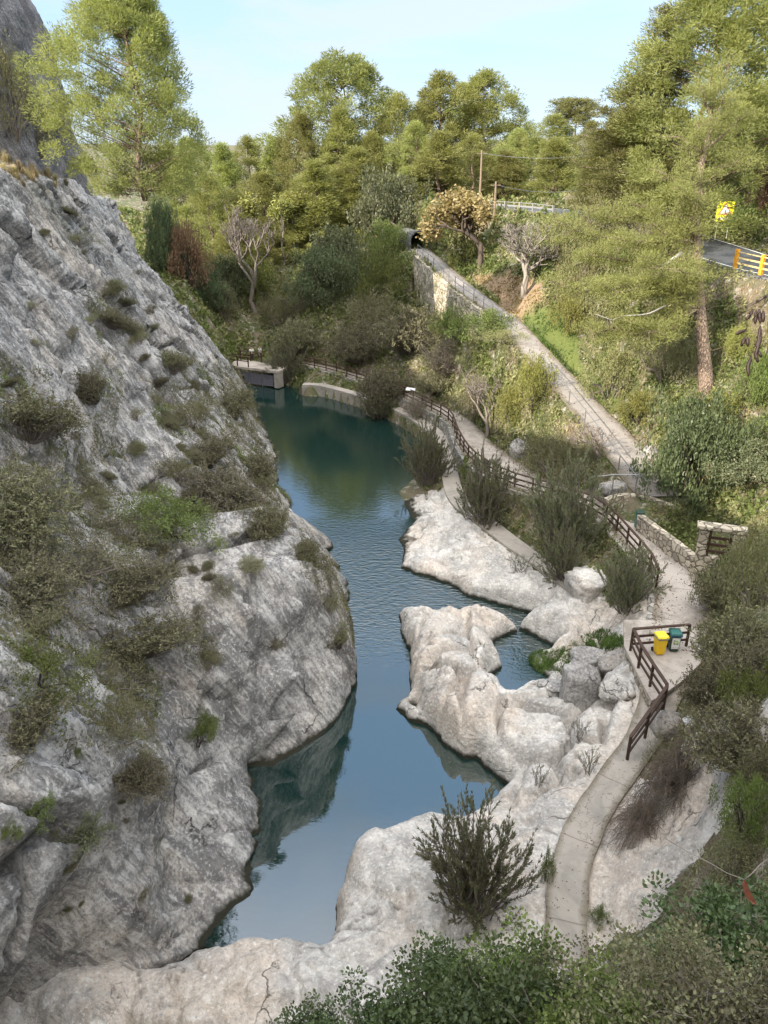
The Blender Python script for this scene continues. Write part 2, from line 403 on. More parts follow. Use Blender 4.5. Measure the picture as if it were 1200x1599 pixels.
# ================================================================== TERRAIN (heightfield through control points)
C = []      # x, y, z
def cz(px, py, z): C.append(atz(px, py, z))
def cd(px, py, d): C.append(atd(px, py, d))
def cw(x, y, z): C.append(np.array([x, y, z], float))
for a in [(398,566,1.0),(415,562,1.1),(380,566,1.0),(0,1560,2.2),(100,1590,2.3),(200,1500,1.8),(300,1480,1.6),(400,1450,1.6),(300,1599,2.2),(420,1560,2.2),(500,1462,1.6),(600,1500,2.2),(640,1480,2.0),
          (530,1400,1.1),(550,1310,1.3),(640,1270,1.2),(700,1268,1.2),(640,1380,2.0),(600,1330,1.7),(700,1350,2.1),(760,1255,.9),(800,1300,2.0),(850,1250,1.9),(800,1235,.8),
          (850,1400,2.3),(900,1200,2.0),(950,1180,2.2),(980,1190,2.4),
          (650,965,1.3),(700,990,1.7),(740,962,1.3),(770,985,.7),(660,1020,1.6),(700,1050,1.9),(650,1085,.6),(640,1112,.5),(740,1020,1.4),(700,1100,1.9),(730,1085,1.9),(760,1072,2.0),
          (740,1150,1.2),(790,1180,1.2),(800,1120,1.7),(830,1090,1.9),(860,1100,1.9),(850,1150,1.6),(880,1140,1.8),(920,1110,2.1),(960,1080,2.4),(985,1050,2.6),(940,1030,1.3),
          (870,1040,.3),(840,1030,.2),(900,1020,.6),(930,1000,.9),(960,970,1.6),(900,985,1.5),(850,985,1.0),
          (650,880,.55),(700,850,.9),(700,890,.6),(760,860,1.2),(740,912,.9),(800,922,1.3),(840,932,1.0),(660,810,.4),(700,790,.7),(650,790,.3),(790,880,1.3),(720,830,1.0),(870,900,1.6),(900,930,2.0),(950,930,2.3),
          (760,820,1.2),(820,850,1.4),(800,800,1.4),(880,860,1.7),(930,870,2.2),(970,950,2.6),
          (690,730,.9),(660,750,.5),(625,662,.5),(600,650,.5),(560,612,1.0),(520,603,1),(480,603,.8),(450,590,.9),
          (1060,800,3.2),(1100,840,3.5),(1200,850,5.5),(1110,960,4.4),(1200,950,7),(1090,1010,4.0),(1110,1100,5.2),(1200,1100,8.5),(1060,1150,3.9),(1020,1200,3.0),(1100,1250,5),
          (1200,1250,8.6),(980,1300,2.9),(1040,1350,3.8),(1100,1330,5),(950,1420,2.7),(1000,1450,3.2),(1100,1450,5.5),(1200,1400,9.3),(1200,1599,12),
          (850,740,3.0),(900,760,3.5)]: cz(*a)
for a in [(760,600,66),(700,565,72),(640,545,76),(560,545,82),(820,625,58),(860,690,54),(900,715,51),(650,520,80),(720,490,72),(780,540,62),
          (880,540,58),(950,600,52),(950,560,55),(900,480,60),(1000,620,48.5),(1000,680,47),(1060,640,46),(1105,605,45),(1150,560,45),(1180,620,43),(1200,700,41),
          (1000,480,52),(1000,400,58),(1100,480,47.5),(1150,450,47),(1133,330,57),(1180,300,60),(1180,150,72),(1000,270,72),(960,290,80),
          (825,465,63),(760,440,70),(700,405,80),(600,400,90),(560,450,86),(500,500,84),(450,530,86),(395,490,95),(350,500,90),(420,420,100),(480,400,100),
          (350,400,105),(300,420,90)]: cd(*a)
for a in [(0,-1,19.3),(3,-1,19.3),(-2,-1,18.5),(0,2,17.2),(3,2,17.2),(0,4.6,12.6),(2.5,5,12.4),(4.5,5.8,12.2),(-1,4,11.5),(1.5,8.8,4),(4.5,9.3,5.8),(-1.5,7.6,2.4),(-3,5.5,2.4),(-5,4,2.4),(-4,0,10),
          (-40,130,11),(0,130,14),(30,130,18),(60,120,24),(-60,130,14),(0,200,20),(80,80,34),(60,50,30),(40,30,25),(30,15,22),(25,5,22),(20,-10,22),(0,300,28),(-100,200,25),(100,200,36),
          (100,0,40),(0,-40,24),(40,-40,26),(-40,-40,28),(-6,10,-3),(-9,20,-3),(-9,30,-3),(-12,45,-3),(-16,60,-3),(-22,72,7),(-21,84,10),(-26,78,11),(-40,40,0),(-40,80,8),(-30,95,10),(-400,400,40),(400,400,45),(0,600,35),(400,-300,40),(-400,-300,40)]: cw(*a)
C = np.array(C)

# paths: (px, py, z, width)
LP = [(440,564,2.0,1.5),(500,573,1.8,1.5),(560,589,1.8,1.5),(620,610,1.9,1.5),(680,637,2.0,1.6),(718,658,2.1,1.9),(740,690,2.2,2.6),(772,722,2.5,3.3),(816,750,2.8,3.0),(870,768,3.1,2.6),(925,786,3.3,2.3),(968,808,3.4,2.3),
      (1015,855,3.5,2.3),(1055,905,3.5,2.3),(1066,960,3.5,2.3),(1044,1020,3.5,1.9),(1038,1062,3.3,1.6),(1012,1140,2.75,1.2),(968,1205,2.5,1.1),(922,1275,2.45,1.1),(893,1350,2.4,1.15),(885,1440,2.4,1.15),(884,1500,2.4,1.15)]
UPD = [(655,388,86,2.0),(690,418,78,2.0),(725,449,70,1.9),(765,478,65,1.8),(795,502,61,1.9),(834,545,56.5,2.1),(885,600,53,2.2),(929,650,50,2.5),(973,700,47.4,2.8),(1012,750,44.8,2.8),(1032,775,43.2,2.7)]
def catmull(P, n=10):
    P = np.array(P, float); Q = np.vstack([2 * P[0] - P[1], P, 2 * P[-1] - P[-2]]); out = []
    for i in range(1, len(Q) - 2):
        for t in np.linspace(0, 1, n, endpoint=False):
            a, b, c, d = Q[i - 1], Q[i], Q[i + 1], Q[i + 2]
            out.append(.5 * ((2 * b) + (-a + c) * t + (2 * a - 5 * b + 4 * c - d) * t * t + (-a + 3 * b - 3 * c + d) * t ** 3))
    out.append(P[-1]); return np.array(out)
LPw = catmull([np.append(atz(a, b, z), w) for a, b, z, w in LP])
UPw = catmull([np.append(atd(a, b, d), w) for a, b, d, w in UPD])
ROAD = catmull([np.array(q, float) for q in [(40,29,14.6,6),(30.5,40,14.9,6),(24.9,48.6,15.3,6),(22.0,57,16.2,6),(20.5,66,16.9,6),(19.5,75,17.1,6.),(17.5,84,17.2,6.5),(12.5,91,17.3,6),(8,100,17.8,6),(8,110,18.0,6),(14,122,18.5,6)]])
LEDGE1 = catmull([np.append(atz(a, b, z), w) for a, b, z, w in [(474,599,1.1,.9),(505,601,1.1,.9),(545,611,1.1,.9),(580,622,1.05,.9)]])
LEDGE2 = catmull([np.append(atz(a, b, z), w) for a, b, z, w in [(620,636,1.1,1.2),(650,652,1.1,1.2),(680,675,1.1,1.2),(700,705,1.1,1.1),(702,735,1.1,1.2),(716,780,1.15,1.2),(760,815,1.2,1.2),(800,846,1.3,1.2),(836,872,1.5,1.0),(880,905,1.75,.8),(908,928,1.9,.7)]])
def carve(P, z, path, drop=.12, soft=1.2, clear=.15):
    best = np.full(len(P), 1e9); zz = np.zeros(len(P)); ww = np.zeros(len(P))
    lo = path[:, :2].min(0) - 8; hi = path[:, :2].max(0) + 8
    m = ((P > lo) & (P < hi)).all(1); Q = P[m]; b = best[m]; zq = zz[m]; wq = ww[m]
    for i in range(len(path) - 1):
        d, t = seg_dist(Q, path[i, :2], path[i + 1, :2]); k = d < b
        b = np.where(k, d, b); zq = np.where(k, path[i, 2] + t * (path[i + 1, 2] - path[i, 2]), zq); wq = np.where(k, path[i, 3] + t * (path[i + 1, 3] - path[i, 3]), wq)
    f = 1 - smooth(wq / 2 + clear, wq / 2 + clear + soft, b)
    z = z.copy(); z[m] = z[m] * (1 - f) + (zq - drop) * f
    best[m] = b; return z, best

WATER = [atz(a, b, z) for a, b, z in [(150,1520,0),(200,1400,0),(200,1200,0),(300,1100,0),(400,1000,0),(400,900,0),(400,830,0),(390,775,0),(370,715,0),(360,660,0),(360,600,0),(380,586,0),
   (435,598,0),(480,612,0),(540,620,0),(575,634,0),(610,657,0),(632,668,0),(662,690,0),(668,715,0),(650,745,0),(622,765,0),(637,800,0),(647,814,0),(632,830,0),(622,842,0),(630,857,0),(627,888,0),(667,902,0),(705,914,0),(728,930,0),(780,945,0),(817,955,0),(850,962,0),
   (822,972,0),(814,983,0),(848,1000,0),(877,1016,0),(850,1022,0),(826,1030,0),(834,1046,0),(856,1058,0),(851,1072,.3),(836,1082,.4),(818,1084,.5),(802,1096,.5),(788,1096,.5),(778,1075,.4),(752,1066,0),(785,1042,0),(778,1028,0),(768,1006,0),(806,986,0),
   (772,964,.3),(745,950,.5),(712,962,.4),(680,958,.5),(645,950,.4),(624,954,.3),(627,995,0),(641,1018,0),(641,1082,0),(618,1108,0),(640,1127,0),(670,1135,0),(693,1162,0),(723,1185,0),(743,1185,0),(757,1199,0),(797,1230,0),(770,1240,.5),
   (748,1252,.6),(724,1268,.9),(692,1262,1.0),(672,1258,1.0),(640,1263,1.1),(612,1277,1.2),(567,1279,1.2),(547,1301,1.2),(534,1354,1.0),(524,1383,.9),(524,1408,.9),(518,1438,1.2),(504,1452,1.5),(450,1448,1.5),(387,1446,1.5),(350,1456,1.5),(300,1470,1.5),(240,1500,1.5)]]
WATER = np.array(WATER)[:, :2]
def axis(lo, hi, step, far, growth):
    a = list(np.arange(lo, hi + step / 2, step)); s = step
    while a[-1] < far[1]: s *= growth; a.append(a[-1] + s)
    s = step; pre = []
    x = lo
    while x > far[0]: s *= growth; x -= s; pre.append(x)
    return np.array(pre[::-1] + a)
gx = axis(-8, 14, .1, (-500, 500), 1.045)
gy = axis(8.5, 45, .1, (-300, 700), 1.022)
XX, YY = np.meshgrid(gx, gy, indexing='ij'); P2 = np.stack([XX.ravel(), YY.ravel()], 1)
rb = RBF(C[:, :2], C[:, 2], .15)
zt = rb(P2)
P3 = np.column_stack([P2, np.zeros(len(P2))])
sd = poly_sd(P2, WATER)
rock_poly = np.array([atz(a, b, 1.5)[:2] for a, b in [(-400,1440),(330,1440),(560,1200),(600,900),(610,760),(680,745),(720,780),(790,850),(860,890),(925,945),(1000,985),(1010,1090),(1000,1180),(940,1240),(890,1340),(1000,1270),(1130,1290),(1130,1420),(1040,1480),(900,1520),(640,1640),(500,1900),(-600,2400)]])
rsd = poly_sd(P2, rock_poly)
rockm = 1 - smooth(-.2, .8, rsd + 1.5 * fbm(P3 * .55, 4))
near = smooth(140, 60, P2[:, 1]) * smooth(40, 25, np.abs(P2[:, 0]))
# lumpy limestone: domain-warped cells with grooves between them
wv = np.stack([fbm(P3 * .35 + 5, 2), fbm(P3 * .35 + 50, 2)], 1) * .9
f1, f2 = worley((P2 + wv) * np.array([.62, .5]), 3)
groove = smooth(.0, .28, f2 - f1)
f1b, f2b = worley((P2 + wv * 1.3) * 1.5, 9); gro2 = smooth(.0, .2, f2b - f1b)
shelf_m = smooth(-1.0, .0, poly_sd(P2, np.array([atz(a, b, 1.5)[:2] for a, b in [(600,940),(830,960),(1010,1010),(1010,1160),(860,1230),(700,1210),(600,1120)]])) * -1)
lump = rockm * (-(1 - groove) * (.22 + .55 * shelf_m) + .18 * shelf_m * groove - (1 - gro2) * (.06 + .05 * shelf_m) + .22 * fbm(P3 * .45, 3) + .10 * ridged(P3 * .9, 3) - .05 + .05 * fbm(P3 * 3.2, 3))
rough_h = (1 - rockm) * near * (.45 * fbm(P3 * .22, 3) + .22 * fbm(P3 * .9, 3))
calm = smooth(.1, 1.5, sd)
f1, f2, cid = worley(P2 * 1.1 + wv, 31, True); lump = lump + rockm * (.13 * (cid - .5) * smooth(0, .12, f2 - f1)); rfis = rockm * np.exp(-((f2 - f1) / .05) ** 2) * smooth(.05, .25, fbm(P3 * .35 + 11, 3)); lump = lump - .12 * rfis
tot = zt + lump; lump = lump + rockm * .055 * np.sin((tot + .25 * fbm(P3 * .6 + 3, 2)) * 2 * np.pi / .34) * (1 - shelf_m * .6)
pit = smooth(.34, .46, fbm(P3 * 1.9 + 70, 2)) * rockm; lump = lump - .14 * pit
zt = zt + lump * (.35 + .65 * calm) + rough_h * calm
sdn = sd + .14 * fbm(P3 * 1.4, 3) + .05 * fbm(P3 * 6, 2)
land = np.maximum(zt, .12) * (1 - np.exp(-np.maximum(sdn, 0) / np.where(P2[:, 1] < 46, .16, .5)))
bed = -2.8 * (1 - np.exp(np.minimum(sdn, 0) / .55)) - .02
zt = np.where(sdn > 0, land, bed)
zt, dLP = carve(P2, zt, LPw, .14, .9)
zt, dUP = carve(P2, zt, UPw, .12, 1.6)
zt, dRD = carve(P2, zt, ROAD, .12, 2.0, .5)
# the ground drops away below the walled part of the upper path
n_ = np.stack([np.gradient(UPw[:, 1]), -np.gradient(UPw[:, 0])], 1); n_ /= np.linalg.norm(n_, axis=1)[:, None]
k_ = np.where((dUP < 7))[0]; d2_ = ((P2[k_][:, None] - UPw[None, :, :2]) ** 2).sum(2); i_ = d2_.argmin(1)
side_ = ((P2[k_] - UPw[i_, :2]) * n_[i_]).sum(1) - UPw[i_, 3] / 2
dep_ = np.interp(i_, [2, 4, 12, 26, 42, 46], [0, 5.4, 5.0, 3.6, 1.4, 0])
m_ = (side_ > .12) & (dep_ > 0); zl_ = UPw[i_, 2] - dep_ * smooth(.1, .45, side_); w_ = smooth(7, 4.0, side_)
zt[k_] = np.where(m_, np.minimum(zt[k_], zl_ * w_ + zt[k_] * (1 - w_)), zt[k_])
zt, dL2 = carve(P2, zt, LEDGE2, .15, .35, .02)
zt, dL1 = carve(P2, zt, LEDGE1, .15, .3, .02)
TV = np.column_stack([P2, zt]); TF = grid_faces(len(gx), len(gy))[:, ::-1]
FC = P2[TF].mean(1)
# drop what lies deep under the left cliff
fr = rockm[TF].mean(1) > .5
def submesh(V, F, keep):
    F = F[keep]; u, inv = np.unique(F, return_inverse=True); return V[u], inv.reshape(F.shape), u

# hillside soil material: soil, litter, thin grass
m, nt, b, out = newmat('hillside_soil'); g = N(nt); p = g.pos()
c = g.mix(g.noise(p, .8, 6, .65), (.105, .085, .058), (.24, .195, .14))
c = g.mix(g.ramp(g.noise(p, .35, 6, .7, .5), [(.42, 0), (.56, 1)]), c, (.085, .10, .038))
c = g.mix(g.ramp(g.noise(p, 1.7, 7, .7), [(.54, 0), (.64, 1)]), c, (.40, .37, .32))
c = g.mix(g.ramp(g.noise(p, 12, 5, .7), [(.35, .7), (.5, 0)]), c, (.05, .05, .03))
lit = g.attr('litter'); c = g.mix(lit, c, g.mix(g.noise(p, 7, 5, .7), (.19, .125, .08), (.42, .31, .21)))
gr = g.attr('lawn'); c = g.mix(gr, c, g.mix(g.noise(p, 3, 5, .7), (.07, .09, .025), (.16, .19, .055)))
g.l(c, b.inputs['Base Color']); b.inputs['Roughness'].default_value = .95
g.bump(g.math('ADD', g.noise(p, 3, 6, .7), g.math('MULTIPLY', g.noise(p, 25, 4), .4)), b, 1.0, .12); M['soil'] = m
def _unused_px_mask(poly, zref=None, dref=None, soft=.6):
    w = np.array([(atz(a, b, zref) if zref is not None else atd(a, b, dref(a, b)))[:2] for a, b in poly])
    return smooth(soft, -soft, poly_sd(P2, w))
TX, TY, TD = project(TV)
def scr_mask(poly, dmin, dmax):
    Q = np.stack([TX, TY], 1); return smooth(14, -12, poly_sd(Q, np.array(poly, float)) + 26 * fbm(np.column_stack([TV[:, :2], 0 * zt]) * .7, 4)) * ((TD > dmin) & (TD < dmax))
Q3 = np.column_stack([TV[:, :2], 0 * zt]); jit = 14 * fbm(Q3 * .7, 4)
litter = scr_mask([(735,430),(800,430),(850,440),(845,475),(815,505),(790,490)], 50, 80)
lawn = scr_mask([(815,500),(850,480),(900,500),(905,560),(960,620),(930,640),(880,580),(840,535)], 45, 66)
V, F, u = submesh(TV, TF, ~fr & ((P2[TF].mean(1)[:, 0] > -11 - .0 * FC[:, 1]) | (FC[:, 1] > 72) | (FC[:, 1] < -2)))
tag(obj('hillside', npmesh('hillside', V, F, [M['soil']], attrs={'litter': litter[u], 'lawn': lawn[u]})), kind='structure')
V, F, u = submesh(TV, TF, fr & (FC[:, 0] > -13))
tag(obj('rock_shelf', npmesh('rock_shelf', V, F, [M['rock']], attrs={'fiss': np.clip(rfis * .8 + .35 * pit, 0, 1)[u]})), kind='structure')

# ================================================================== LEFT CLIFF (displaced inclined slab)
DIP = math.radians(61)
e_s = np.array([-.2516, .9678, 0]); e_h = np.array([.9678, .2516, 0]); O0 = np.array([-1.8, 34, 0.])
e_t = -math.cos(DIP) * e_h + math.sin(DIP) * np.array([0, 0, 1.]); e_n = math.sin(DIP) * e_h + math.cos(DIP) * np.array([0, 0, 1.])
def on_slab(px, py, n):
    r = ray(px, py); c = np.array([0, 0, CAMH]) - O0
    d = (n - c @ e_n) / (r @ e_n); q = c + r * d; return q @ e_s, q @ e_t, n
SL = [(250,1200,-4.9),(150,1300,-5.2),(0,1200,-5.3),(0,1000,-5.3),(150,1000,-5.2),(250,920,-4.6),(300,870,-4.2),
      (0,800,-6),(120,800,-5.8),(230,780,-5),(0,600,-5),(100,600,-4.2),(200,600,-3.2),(300,620,-2.2),(0,420,-4),(100,420,-3.6),(190,420,-2.7),(0,285,-3.8),(140,310,-3.2),
      (400,750,-1.3),(350,700,-1.7),(300,720,-2.7),(480,780,-.4),(440,710,-.4),(400,640,-.5),(385,605,-.5),(350,545,-.7),(300,445,-1),(262,385,-1.3),(215,350,-2)]
SL = [on_slab(*a) for a in SL]
def on_slab_p(P):
    q = P - O0; return q @ e_s, q @ e_t, q @ e_n
SL += [on_slab_p(atz(a, b, z)) for a, b, z in [(320,1458,.2),(250,1490,1.4),(170,1515,1.7),(80,1540,2.0),(0,1562,2.2),(-100,1590,2.4),(100,1485,3.1),(200,1450,2.6),(0,1500,3.7),(360,1430,0),(395,1396,0),(364,1320,.9),(354,1215,1.9),(380,1200,0),(405,1199,0),(432,1195,0),(470,1172,0),(510,1146,0),(532,1112,0),(550,1078,0),(546,1010,0),(551,972,0),(541,910,0),(515,850,0)]]
SL += [on_slab_p(atd(a, b, d)) for a, b, d in [(400,1120,28.8),(400,1050,28.3),(400,950,28.2),(400,880,28.9),(470,1110,29.9),(470,1050,29.7),(470,950,30),(465,870,31),(450,790,33.4),(530,1050,32.3),(530,1000,32.5),(530,925,33.8),(500,850,35.2),
   (366,1150,30.2),(366,1050,29.4),(362,960,28.7),(340,1120,27.3),(325,1010,27.6),(300,1200,26),(300,1320,24.6),(250,1380,23.4)]]
SL = np.array(SL)
extra = np.array([(-24,5,-6.8),(-24,15,-6.4),(-30,10,-7),(-30,25,-7),(-45,10,-9),(-45,25,-9),(-70,10,-9),(-70,25,-9),(42,2,-.5),(42,10,-1.2),(50,2,-3),(50,12,-3.5),(60,5,-8),(10,-3,-1),(-17,-3,-6.5),(-10,-3,-6.2),(30,-3,-.8)])
slab_n = RBF(np.vstack([SL[:, :2], extra[:, :2]]), np.concatenate([SL[:, 2], extra[:, 2]]), .04)
# crest line t_top(s)
crest = np.array([on_slab(*a)[:2] for a in [(0,278,-3.8),(150,302,-3.0),(215,345,-2.1),(258,380,-1.4)]])
cs = np.concatenate([[-90, -30, -18, -7, 1.5], crest[:, 0], [crest[-1, 0] + 10]]); ct = np.concatenate([[42, 41, 38.5, 34.5, 28.5], crest[:, 1], [crest[-1, 1] - 5]])
o = np.argsort(cs); cs, ct = cs[o], ct[o]
sa = np.concatenate([np.linspace(-90, -27, 40, endpoint=False), np.arange(-27, 12, .11), np.arange(12, 52, .2), np.linspace(52, 62, 20)])
ta = np.concatenate([np.arange(-4, 27, .12), 27 + np.cumsum(np.linspace(.15, 1.6, 62))])
SS, TT = np.meshgrid(sa, ta, indexing='ij'); S, T = SS.ravel(), TT.ravel()
ttop = np.interp(S, cs, ct) + .6 * perlin(np.stack([S * .35, S * 0, S * 0], 1))
base_n = slab_n(np.stack([S, np.minimum(T, ttop + 1)], 1))
ndet = np.stack([S, T, 0 * S], 1)
warp = 1.2 * fbm(ndet * .18, 3)
st_ = np.stack([(S + .35 * T + warp) * .55, T * .13, 0 * S], 1)
amp = .30 + .70 * smooth(0, 8, T); rg = ridged(st_, 5, .5); rg -= rg.mean()
n = base_n + amp * (.46 * rg + .30 * fbm(ndet * .25, 4))
st2 = np.stack([(S + .2 * T + warp) * 1.5, T * .4, 0 * S + 8], 1)
rg = ridged(st2, 4, .55); rg -= rg.mean(); n += amp * .20 * rg + .07 * fbm(ndet * 2.2, 4) + .07 * np.abs(fbm(np.stack([(S + .3 * T) * 1.1, T * .8, 0 * S], 1), 3))
body = (.35 + .65 * smooth(4, 10, T)) * (1 - .65 * smooth(-10, -14, S) * smooth(18, 12, T))
f1, f2, cid = worley(np.stack([(S + .3 * T + warp * 1.5) * .30, T * .11 + .3 * warp], 1), 5, True)
n += body * 1.15 * (cid - .5) * smooth(0, .08, f2 - f1)
fis = np.exp(-((f2 - f1) / .035) ** 2) * smooth(-.05, .2, fbm(ndet * .2 + 40, 2) + .12)
n -= .95 * fis
f1, f2, cid = worley(np.stack([(S + .4 * T + warp) * .75, T * .36 + .6 * warp], 1), 15, True)
n += body * .44 * (cid - .5) * smooth(0, .12, f2 - f1)
fi2 = np.exp(-((f2 - f1) / .05) ** 2) * smooth(0, .25, fbm(ndet * .3 + 80, 2))
n -= .22 * fi2 * smooth(0, 4, T)
f1, f2, cid = worley(np.stack([(S + .3 * T) * 2.2 + warp, T * 1.3 + warp], 1), 25, True)
n += body * .11 * (cid - .5) * smooth(0, .15, f2 - f1)
# small caves and hollows
for cx_, cy_, rr_, dp_ in [(208, 478, .9, 1.1), (238, 486, .8, 1.2), (140, 540, .6, .7), (180, 715, .7, .7), (300, 300, .6, .5), (335, 1247, .35, .5), (215, 1395, .8, .35), (95, 700, .6, .6)]:
    q = on_slab(cx_, cy_, float(np.interp(cy_, [400, 1300], [-2.8, -5.0]))); n -= dp_ * np.exp(-(((S - q[0]) / (rr_ * 1.6)) ** 2 + ((T - q[1]) / rr_) ** 2))
fiss = np.clip(fis * .9 + .7 * fi2, 0, 1)
# smooth polished foot of the far lobe stays smoother
over = np.maximum(T - ttop, 0); rise = .58
PT = O0 + S[:, None] * e_s + np.minimum(T, ttop)[:, None] * e_t + n[:, None] * e_n
PT = PT + over[:, None] * (-e_h * math.cos(rise * .8) + np.array([0, 0, math.sin(rise * .8)])) + (np.minimum(over, 6) * .0)[:, None]
PT[:, 2] += np.where(over > 0, .35 * fbm(PT * .5, 3) * smooth(0, 2, over), 0)
CF = grid_faces(len(sa), len(ta))
m2 = M['cliff']
# top of the slab carries thin soil
m, nt, b, out = newmat('cliff_top_soil'); g = N(nt); p = g.pos()
c = g.mix(g.noise(p, 1.5, 6, .7), (.16, .125, .075), (.38, .31, .20)); c = g.mix(g.ramp(g.noise(p, .8, 6, .7), [(.5, 0), (.62, 1)]), c, (.38, .36, .33))
g.l(c, b.inputs['Base Color']); b.inputs['Roughness'].default_value = .95; g.bump(g.noise(p, 8, 6), b, 1, .08); M['topsoil'] = m
mi = ((over + .7 * perlin(PT * .8))[CF].mean(1) > .9).astype(int)
tag(obj('cliff', npmesh('cliff', PT, CF, [M['cliff'], M['topsoil']], mi=mi, attrs={'fiss': fiss})), kind='structure')
CLIFF_V, CLIFF_F = PT, CF

# crag above (upper left) : lumpy domes
def crag(cx, cy, rx, ry, z0, z1, seed, name='crag', power=2.6, rot=0.0):
    nu, nv = 260, 150
    th = np.linspace(0, 2 * np.pi, nu); ph = np.linspace(0, np.pi / 2, nv)
    A, B = np.meshgrid(th, ph, indexing='ij'); A, B = A.ravel(), B.ravel()
    sp = lambda v, e: np.sign(v) * np.abs(v) ** e
    e = 2 / power
    r = sp(np.cos(B), e); x = r * sp(np.cos(A), e) * rx; y = r * sp(np.sin(A), e) * ry; z = z0 + sp(np.sin(B), e) * (z1 - z0)
    ca, sn = math.cos(rot), math.sin(rot)
    Q = np.stack([cx + ca * x - sn * y, cy + sn * x + ca * y, z], 1)
    k = 1 + .15 * ridged(Q * np.array([.22, .22, .06]) + seed, 5) - .06 + .12 * fbm(Q * .14 + seed, 4) + .05 * ridged(Q * np.array([.7, .7, .3]) + seed, 4) - .03
    Q[:, 0] = cx + (Q[:, 0] - cx) * k; Q[:, 1] = cy + (Q[:, 1] - cy) * k; Q[:, 2] += 1.2 * fbm(Q * .25 + seed, 4)
    tag(obj(name, npmesh(name, Q, grid_faces(nu, nv), [M['crag']])), kind='structure'); return Q, grid_faces(nu, nv)
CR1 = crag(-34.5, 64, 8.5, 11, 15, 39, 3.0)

# ================================================================== BVH for placing things on the ground
def bvh(V, F): return BVHTree.FromPolygons([tuple(v) for v in V.tolist()], F.tolist())
keepF = (FC[:, 0] > -40) & (FC[:, 0] < 70) & (FC[:, 1] > -20) & (FC[:, 1] < 250)
tv, tf, _ = submesh(TV, TF, keepF)
BT = bvh(tv, tf); BC = bvh(CLIFF_V, CLIFF_F); BR = [bvh(*CR1)]
def hit(px, py, which='tc'):
    o_ = Vector((0, 0, CAMH)); d_ = Vector(ray(px, py)).normalized(); best = None
    for k, B in (('t', BT), ('c', BC), ('r', BR[0])):
        if k in which:
            h = B.ray_cast(o_, d_, 400)
            if h[0] is not None and (best is None or h[3] < best[2]): best = (h[0], h[1], h[3])
    if best is None: return None
    p_ = best[0]; return np.array(p_), np.array(best[1]), project(np.array(p_))[2][0]
def ground(x, y, zmax=200.):
    z = None
    for B in (BT, BC):
        h = B.ray_cast(Vector((x, y, zmax)), Vector((0, 0, -1)), 500)
        if h[0] is not None and (z is None or h[0].z > z): z = h[0].z
    return z if z is not None else 0.0

# ================================================================== WATER
m, nt, b, out = newmat('river_water'); g = N(nt); p = g.pos()
deep = g.mix(g.noise(p, .12, 3), (.004, .018, .017), (.008, .028, .024))
g.l(deep, b.inputs['Base Color']); b.inputs['Roughness'].default_value = .02; b.inputs['IOR'].default_value = 2.6; b.inputs['Specular IOR Level'].default_value = .5
sp = g.n('ShaderNodeSeparateXYZ'); g.l(p, sp.inputs[0])
rif = g.math('MULTIPLY', g.ramp(g.math('DIVIDE', sp.outputs[1], 80.), [(.35, 0), (.42, 1), (.52, 1), (.58, .05)]), 1.0)
w1 = g.noise(g.mapping(p, (1.5, 3.2, 1)), 1.6, 3, .5, .8); w2 = g.noise(g.mapping(p, (1, 2, 1)), 9., 2, .5, .3); w3 = g.noise(p, .6, 2, .5)
h = g.math('ADD', g.math('MULTIPLY', w1, .8), g.math('MULTIPLY', w2, .13)); h = g.math('MULTIPLY', h, rif)
h = g.math('ADD', h, g.math('MULTIPLY', w1, .014)); h = g.math('ADD', h, g.math('MULTIPLY', w3, .02))
g.bump(h, b, .45, .2); M['water'] = m
mbw = MB(); xs = [-24, 16]; ys = [-10, 96]
mbw.add([(xs[0], ys[0], 0), (xs[1], ys[0], 0), (xs[1], ys[1], 0), (xs[0], ys[1], 0)], [(0, 1, 2, 3)])
tag(mbw.build('river_water', M['water']), kind='structure')
# ================================================================== PLANT KITS (meshes of unit height, shared by the copies)
def rhombs(P, D, L, W, r, crease=0.0):
    """leaf quads: centres P, directions D, lengths L, widths W"""
    n = len(P); D = D / (np.linalg.norm(D, axis=1)[:, None] + 1e-9)
    q = r.normal(size=(n, 3)); S_ = np.cross(D, q); S_ /= np.linalg.norm(S_, axis=1)[:, None] + 1e-9
    L = np.broadcast_to(L, n)[:, None]; W = np.broadcast_to(W, n)[:, None]
    V = np.stack([P - D * L * .5, P + S_ * W * .5 - D * L * .08, P + D * L * .5, P - S_ * W * .5 - D * L * .08], 1).reshape(-1, 3)
    return V
def leafmesh(name, P, D, L, W, mat, r, rnd=None):
    V = rhombs(P, D, L, W, r); n = len(P); F = np.arange(4 * n).reshape(n, 4)
    if rnd is None: rnd = r.random(n)
    return npmesh(name, V, F, [mat], smoothed=False, rnd=np.clip(rnd, 0, 1))
def unit(r, n):
    v = r.normal(size=(n, 3)); return v / np.linalg.norm(v, axis=1)[:, None]
def clumps(C, R, per, r, flat=.7, up=.35, shell=.5):
    """leaf positions & directions around clump centres"""
    k = len(C); u = unit(r, k * per); rad = shell + (1 - shell) * r.random(k * per) ** .6
    o = u * rad[:, None] * np.repeat(R, per)[:, None]; o[:, 2] *= flat
    P = np.repeat(C, per, 0) + o
    D = u + np.array([0, 0, up]) + .55 * r.normal(size=u.shape)
    return P, D, np.repeat(r.random(k), per)
def bend(a, b, r, n=4, sag=.1, wob=.03):
    a, b = np.array(a, float), np.array(b, float); L = np.linalg.norm(b - a); t = np.linspace(0, 1, n + 1)[:, None]
    P = a + (b - a) * t; P += np.sin(np.pi * t) * np.array([0, 0, -sag * L]); P[1:-1] += r.normal(size=(n - 1, 3)) * wob * L
    return P
